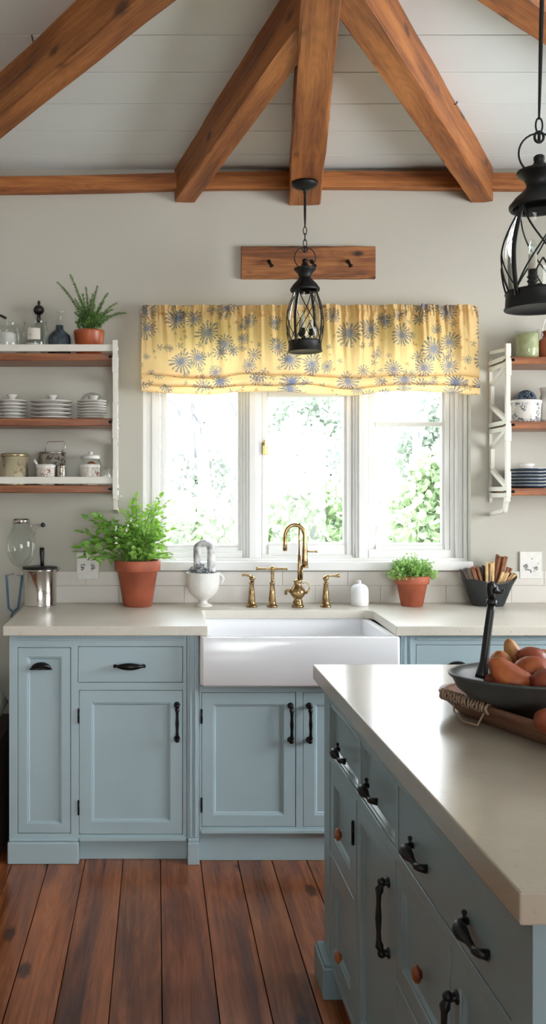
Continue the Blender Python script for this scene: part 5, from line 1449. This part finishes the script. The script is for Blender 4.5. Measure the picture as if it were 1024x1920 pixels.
gourd(962, 1276, 1.935, .034, 'fruit_orange', 'orange gourd with a bulging neck in front of the pile near the bowl rim', neck=(-.016,.006,.022), sc3=(1.25,1,.85), r2=.022)
gourd(928, 1276, 1.96, .019, 'fruit_red', 'small red-orange gourd beside the front rim at the left of the pile', sc3=(1.2,1,.9))
gourd(1000, 1260, 1.96, .036, 'fruit_orange', 'large smooth orange gourd in the middle of the pile', sc3=(1.2,1,.95))
gourd(968, 1240, 2.05, .026, 'fruit_pale', 'pale upright gourd with a round reddish knob on top of the pile', neck=(-.010,.0,.026), sc3=(1,1,1), r2=.016)
gourd(997, 1232, 2.02, .025, 'fruit_red', 'dark red gourd behind the large orange one', sc3=(1.3,1,.9))
gourd(1026, 1280, 1.90, .028, 'fruit_red', 'red-orange gourd at the front right of the pile, cut by the frame edge', sc3=(1.2,1,1))
gourd(1022, 1240, 2.05, .027, 'fruit_pale', 'pale orange gourd at the back right of the pile', sc3=(1.1,1,1))
gourd(985, 1283, 1.99, .034, 'fruit_orange', 'orange gourd low in the middle of the bowl, mostly covered', sc3=(1.2,1,.9))
gourd(1050, 1262, 1.98, .034, 'fruit_orange', 'orange gourd beyond the right frame edge in the bowl', sc3=(1.1,1,1))
gourd(1085, 1270, 2.0, .033, 'fruit_orange', 'orange gourd at the far right end of the metal bowl, out past the frame edge', sc3=(1.1,1,1))
gourd(1066, 1290, 1.93, .028, 'fruit_red', 'red gourd near the front right of the metal bowl, out past the frame edge', sc3=(1.1,1,1))
gourd(948, 1282, 2.0, .028, 'fruit_red', 'red gourd deep in the left of the bowl under the pile', sc3=(1.2,1,.9))
g = gourd(1029, 1352, 1.80, .026, 'fruit_red', 'red gourd lying in the wooden tray in front of the metal bowl', sc3=(1.1,1,.95)); g['group'] = 'gourds in the metal bowl'; del g['group']
# iron tool
Yt = 2.0
m = MB(); P = lambda px, py, dy=0: (X(px, Yt+dy), Yt+dy, Z(py, Yt+dy))
m.tube([P(902,1272,-.02), P(904,1262,-.018), P(908,1240,-.012), P(914,1190,-.004), P(920,1145), P(922,1133)], [.0135,.0125,.0092,.0088,.0086,.0085], 12)
m.tube([P(921.5,1134), P(922,1131), P(922.5,1126), P(922.5,1123)], [.010,.0115,.0115,.009], 14)
m.tube([P(922.5,1124), P(921,1112), P(920,1104), P(921.5,1097), P(924,1090)], [.0075,.0085,.0090,.0105,.003], 12)
m.tube([P(924,1106), P(929,1107.5), P(935,1110), P(940,1110), P(943.5,1106.5), P(942.5,1103)], [.0110,.0085,.0055,.004,.0036,.0032], 10)
m.tube([P(925,1094), P(928,1101), P(932,1106)], [.005,.006,.005], 8)
tag(build(m, 'iron_utensil', 'iron'), 'dark iron tool with a forked curled top standing in the metal bowl', 'utensil')

# ------------------------------------------------------------------ dark corner left of the cabinet
t = thing('storage_crate', 'dark wooden crate stack beside the left end of the base cabinets at the frame edge', 'crate', (-.86, 3.72, 0))
m = MB(); m.box(-1.12, -.605, 3.50, 3.95, .0, .46, bev=.004)
for z in (.02, .16, .30): m.box(-1.125, -.60, 3.492, 3.50, z, z+.12, bev=.002)
build(m, 'crate', 'basket_weave', t)
m = MB(); loops = []
for k in range(12):
    u = k/11; w = .20*(math.sin(PI*(.12+.80*u)))**.5; loops.append([(-.86+1.22*w*math.cos(2*PI*i/24)*(1+.06*math.sin(3*i+k)), 3.72+w*.95*math.sin(2*PI*i/24), .461+.20*u) for i in range(24)])
m.loft(loops, True, True, True)
tag(build(m, 'cloth_bundle', 'floral_cloth'), 'bundle of flower-printed cloth on the dark crate left of the base cabinets', 'cloth')

# ------------------------------------------------------------------ outdoors
m = MB(); m.box(-30, 34, T+.3, 60, -.6, -.5); g_ = build(m, 'lawn', 'lawn'); struct(g_)
r = random.Random(31)
def shrub(x, y, R_, hgt, label, mat='leaf_outdoor', cnt=3600, z=-.5):
    t = thing('garden_shrub', label, 'shrub', (x, y, z), 'shrubs outside the window')
    m = MB()
    for k in range(cnt):
        d = rvec(r); q = r.uniform(.55, 1.0)**.5*(.85+.3*noise.noise(d*2.5+Vector((x, y, 0))))
        p = Vector((x+d.x*R_*q, y+d.y*R_*.8*q, z+hgt*.52+d.z*hgt*.5*q))
        if p.z < z+.02: continue
        s = r.uniform(.06, .15); leaf(m, p, rvec(r), rvec(r), s, s*.7)
    build(m, 'foliage', mat, t, recalc=False)
    m = MB()
    for k in range(5): m.tube([(x, y, z), (x+r.uniform(-.3,.3)*R_, y, z+hgt*.3), (x+r.uniform(-.6,.6)*R_, y+r.uniform(-.4,.4)*R_, z+hgt*.75)], [.04,.03,.01], 6)
    build(m, 'stems', 'trunk', t)
shrub(0.35, 9.4, .62, 2.0, 'pale green garden shrub seen low through the left window pane')
shrub(1.80, 10.8, .72, 2.3, 'leafy pale green shrub seen through the middle window pane')
shrub(2.95, 9.2, .72, 2.5, 'tall pale green shrub seen through the right window pane', cnt=5000)
shrub(5.2, 13.6, 1.2, 3.2, 'bushy shrub beyond the right window pane, farther off than the tall one')
shrub(2.35, 13.8, 1.25, 3.2, 'broad hazy shrub behind the two nearest ones', 'leaf_outdoor_pale', 4600)
shrub(-.45, 13.0, 1.2, 2.7, 'faint shrub at the left edge of the left window pane', 'leaf_outdoor_pale', 3000)
def crown(x, y, R_, z0_, h, label, mat='leaf_outdoor_pale', cnt=5200):
    t = thing('leafy_tree', label, 'tree', (x, y, -.5), 'leafy trees outside the window')
    m = MB()
    for k in range(cnt):
        d = rvec(r); q = r.random()**.4*(.85+.35*noise.noise(d*2.5+Vector((x, y, 0))))
        p = Vector((x+d.x*R_*q, y+d.y*R_*.7*q, z0_+h*.5+d.z*h*.5*q))
        s = r.uniform(.10, .24); leaf(m, p, rvec(r), rvec(r), s, s*.7)
    build(m, 'crown', mat, t, recalc=False)
    m = MB(); m.tube([(x, y, -.5), (x+.1, y, z0_+.3), (x, y, z0_+h*.6)], [.16,.12,.05], 8); build(m, 'trunk', 'trunk', t)
crown(3.6, 21, 1.5, -.2, 4.7, 'hazy leafy tree filling the middle pane behind the shrubs')
crown(6.9, 21.5, 1.5, -.3, 5.0, 'hazy leafy tree filling the right pane behind the tall shrub')
crown(1.2, 26, 1.6, -.3, 4.0, 'faint leafy tree far off in the left pane')
def tree(x, y, h, label, seed):
    rr = random.Random(seed); t = thing('bare_tree', label, 'tree', (x, y, -.5), 'bare trees outside the window')
    m = MB()
    def br(p, d, L_, R_, dep):
        n = 5; pts = [p]; q = p.copy(); dd = d.copy()
        for i in range(n):
            dd = (dd+Vector((rr.gauss(0,.10), rr.gauss(0,.10), .04))).normalized(); q = q+dd*L_/n; pts.append(q.copy())
        m.tube(pts, [R_*(1-.5*i/n) for i in range(n+1)], 6 if dep < 2 else 4, cap=False)
        if dep < 4:
            for k in range(rr.choice((2,3,3)) if dep else 5):
                i = rr.randint(2, n); nd = (dd+rvec(rr)*.75+Vector((0,0,.15))).normalized(); br(pts[i], nd, L_*rr.uniform(.5,.72), R_*.5, dep+1)
    br(Vector((x, y, -.5)), Vector((0,0,1)), h*.45, .11, 0)
    build(m, 'branches', 'trunk', t)
tree(0.75, 16, 7.0, 'bare grey tree seen through the left pane near its left edge', 1)
tree(1.25, 22.5, 8, 'bare grey tree seen through the left pane near the middle mullion', 2)
tree(5.0, 27, 9, 'bare grey tree rising behind shrubs in the middle pane', 3)
tree(4.6, 16.5, 7, 'faint bare tree seen through the right window pane', 4)

# ------------------------------------------------------------------ light
w = bpy.data.worlds.new('World'); sc.world = w; w.use_nodes = True; nt = w.node_tree; nt.nodes.clear()
o_ = nt.nodes.new('ShaderNodeOutputWorld'); b = nt.nodes.new('ShaderNodeBackground'); tcw = nt.nodes.new('ShaderNodeTexCoord')
sp_ = nt.nodes.new('ShaderNodeSeparateXYZ'); nt.links.new(tcw.outputs['Generated'], sp_.inputs[0])
rp = nt.nodes.new('ShaderNodeValToRGB'); rp.color_ramp.elements[0].position = 0.0; rp.color_ramp.elements[0].color = (.96,.98,1,1)
rp.color_ramp.elements[1].position = .7; rp.color_ramp.elements[1].color = (.80,.90,1.0,1)
nt.links.new(sp_.outputs[2], rp.inputs[0]); nt.links.new(rp.outputs[0], b.inputs[0]); b.inputs[1].default_value = 10.5; nt.links.new(b.outputs[0], o_.inputs[0])
def area(name, loc, rot, sx_, sy_, power, col=(1,1,1), portal=False):
    l = bpy.data.lights.new(name, 'AREA'); l.shape = 'RECTANGLE'; l.size = sx_; l.size_y = sy_; l.energy = power; l.color = col
    if portal: l.cycles.is_portal = True
    o = bpy.data.objects.new(name, l); C.objects.link(o); o.location = loc; o.rotation_euler = rot; return o
area('window_portal', ((WX0+WX1)/2, T+.01, (WZ0+WZ1)/2), (-PI/2, 0, 0), WX1-WX0, WZ1-WZ0, 1, portal=True)
area('side_window_daylight', (RX1+.21, (R0+R1)/2, (RZ0+RZ1)/2), (0, PI/2, 0), RZ1-RZ0, R1-R0, 84, (.97,.985,1))
area('rear_fill_light', ((Q0+Q1)/2, RY0-.21, (QZ0+QZ1)/2), (PI/2, 0, 0), Q1-Q0, QZ1-QZ0, 46, (1,.99,.98))  # fill lamp added behind the camera, shining through the made-up rear window

cam = bpy.data.cameras.new('camera'); co = bpy.data.objects.new('camera', cam); C.objects.link(co)
co.location = (0, 0, H); co.rotation_euler = (PI/2, 0, 0)
cam.sensor_fit = 'VERTICAL'; cam.sensor_height = 36; cam.lens = F/1920*36
cam.shift_x = (512-CX)/1920; cam.shift_y = (CY-960)/1920
cam.clip_start = .05
sc.camera = co
vs = sc.view_settings; sc.display_settings.display_device = 'sRGB'; vs.view_transform = 'Standard'; vs.look = 'None'; vs.exposure = 0.0; vs.gamma = 1; vs.use_curve_mapping = False
try:
    sc.cycles.max_bounces = 10; sc.cycles.transparent_max_bounces = 24; sc.cycles.sample_clamp_indirect = 8; sc.cycles.caustics_reflective = False; sc.cycles.caustics_refractive = False
except Exception: pass
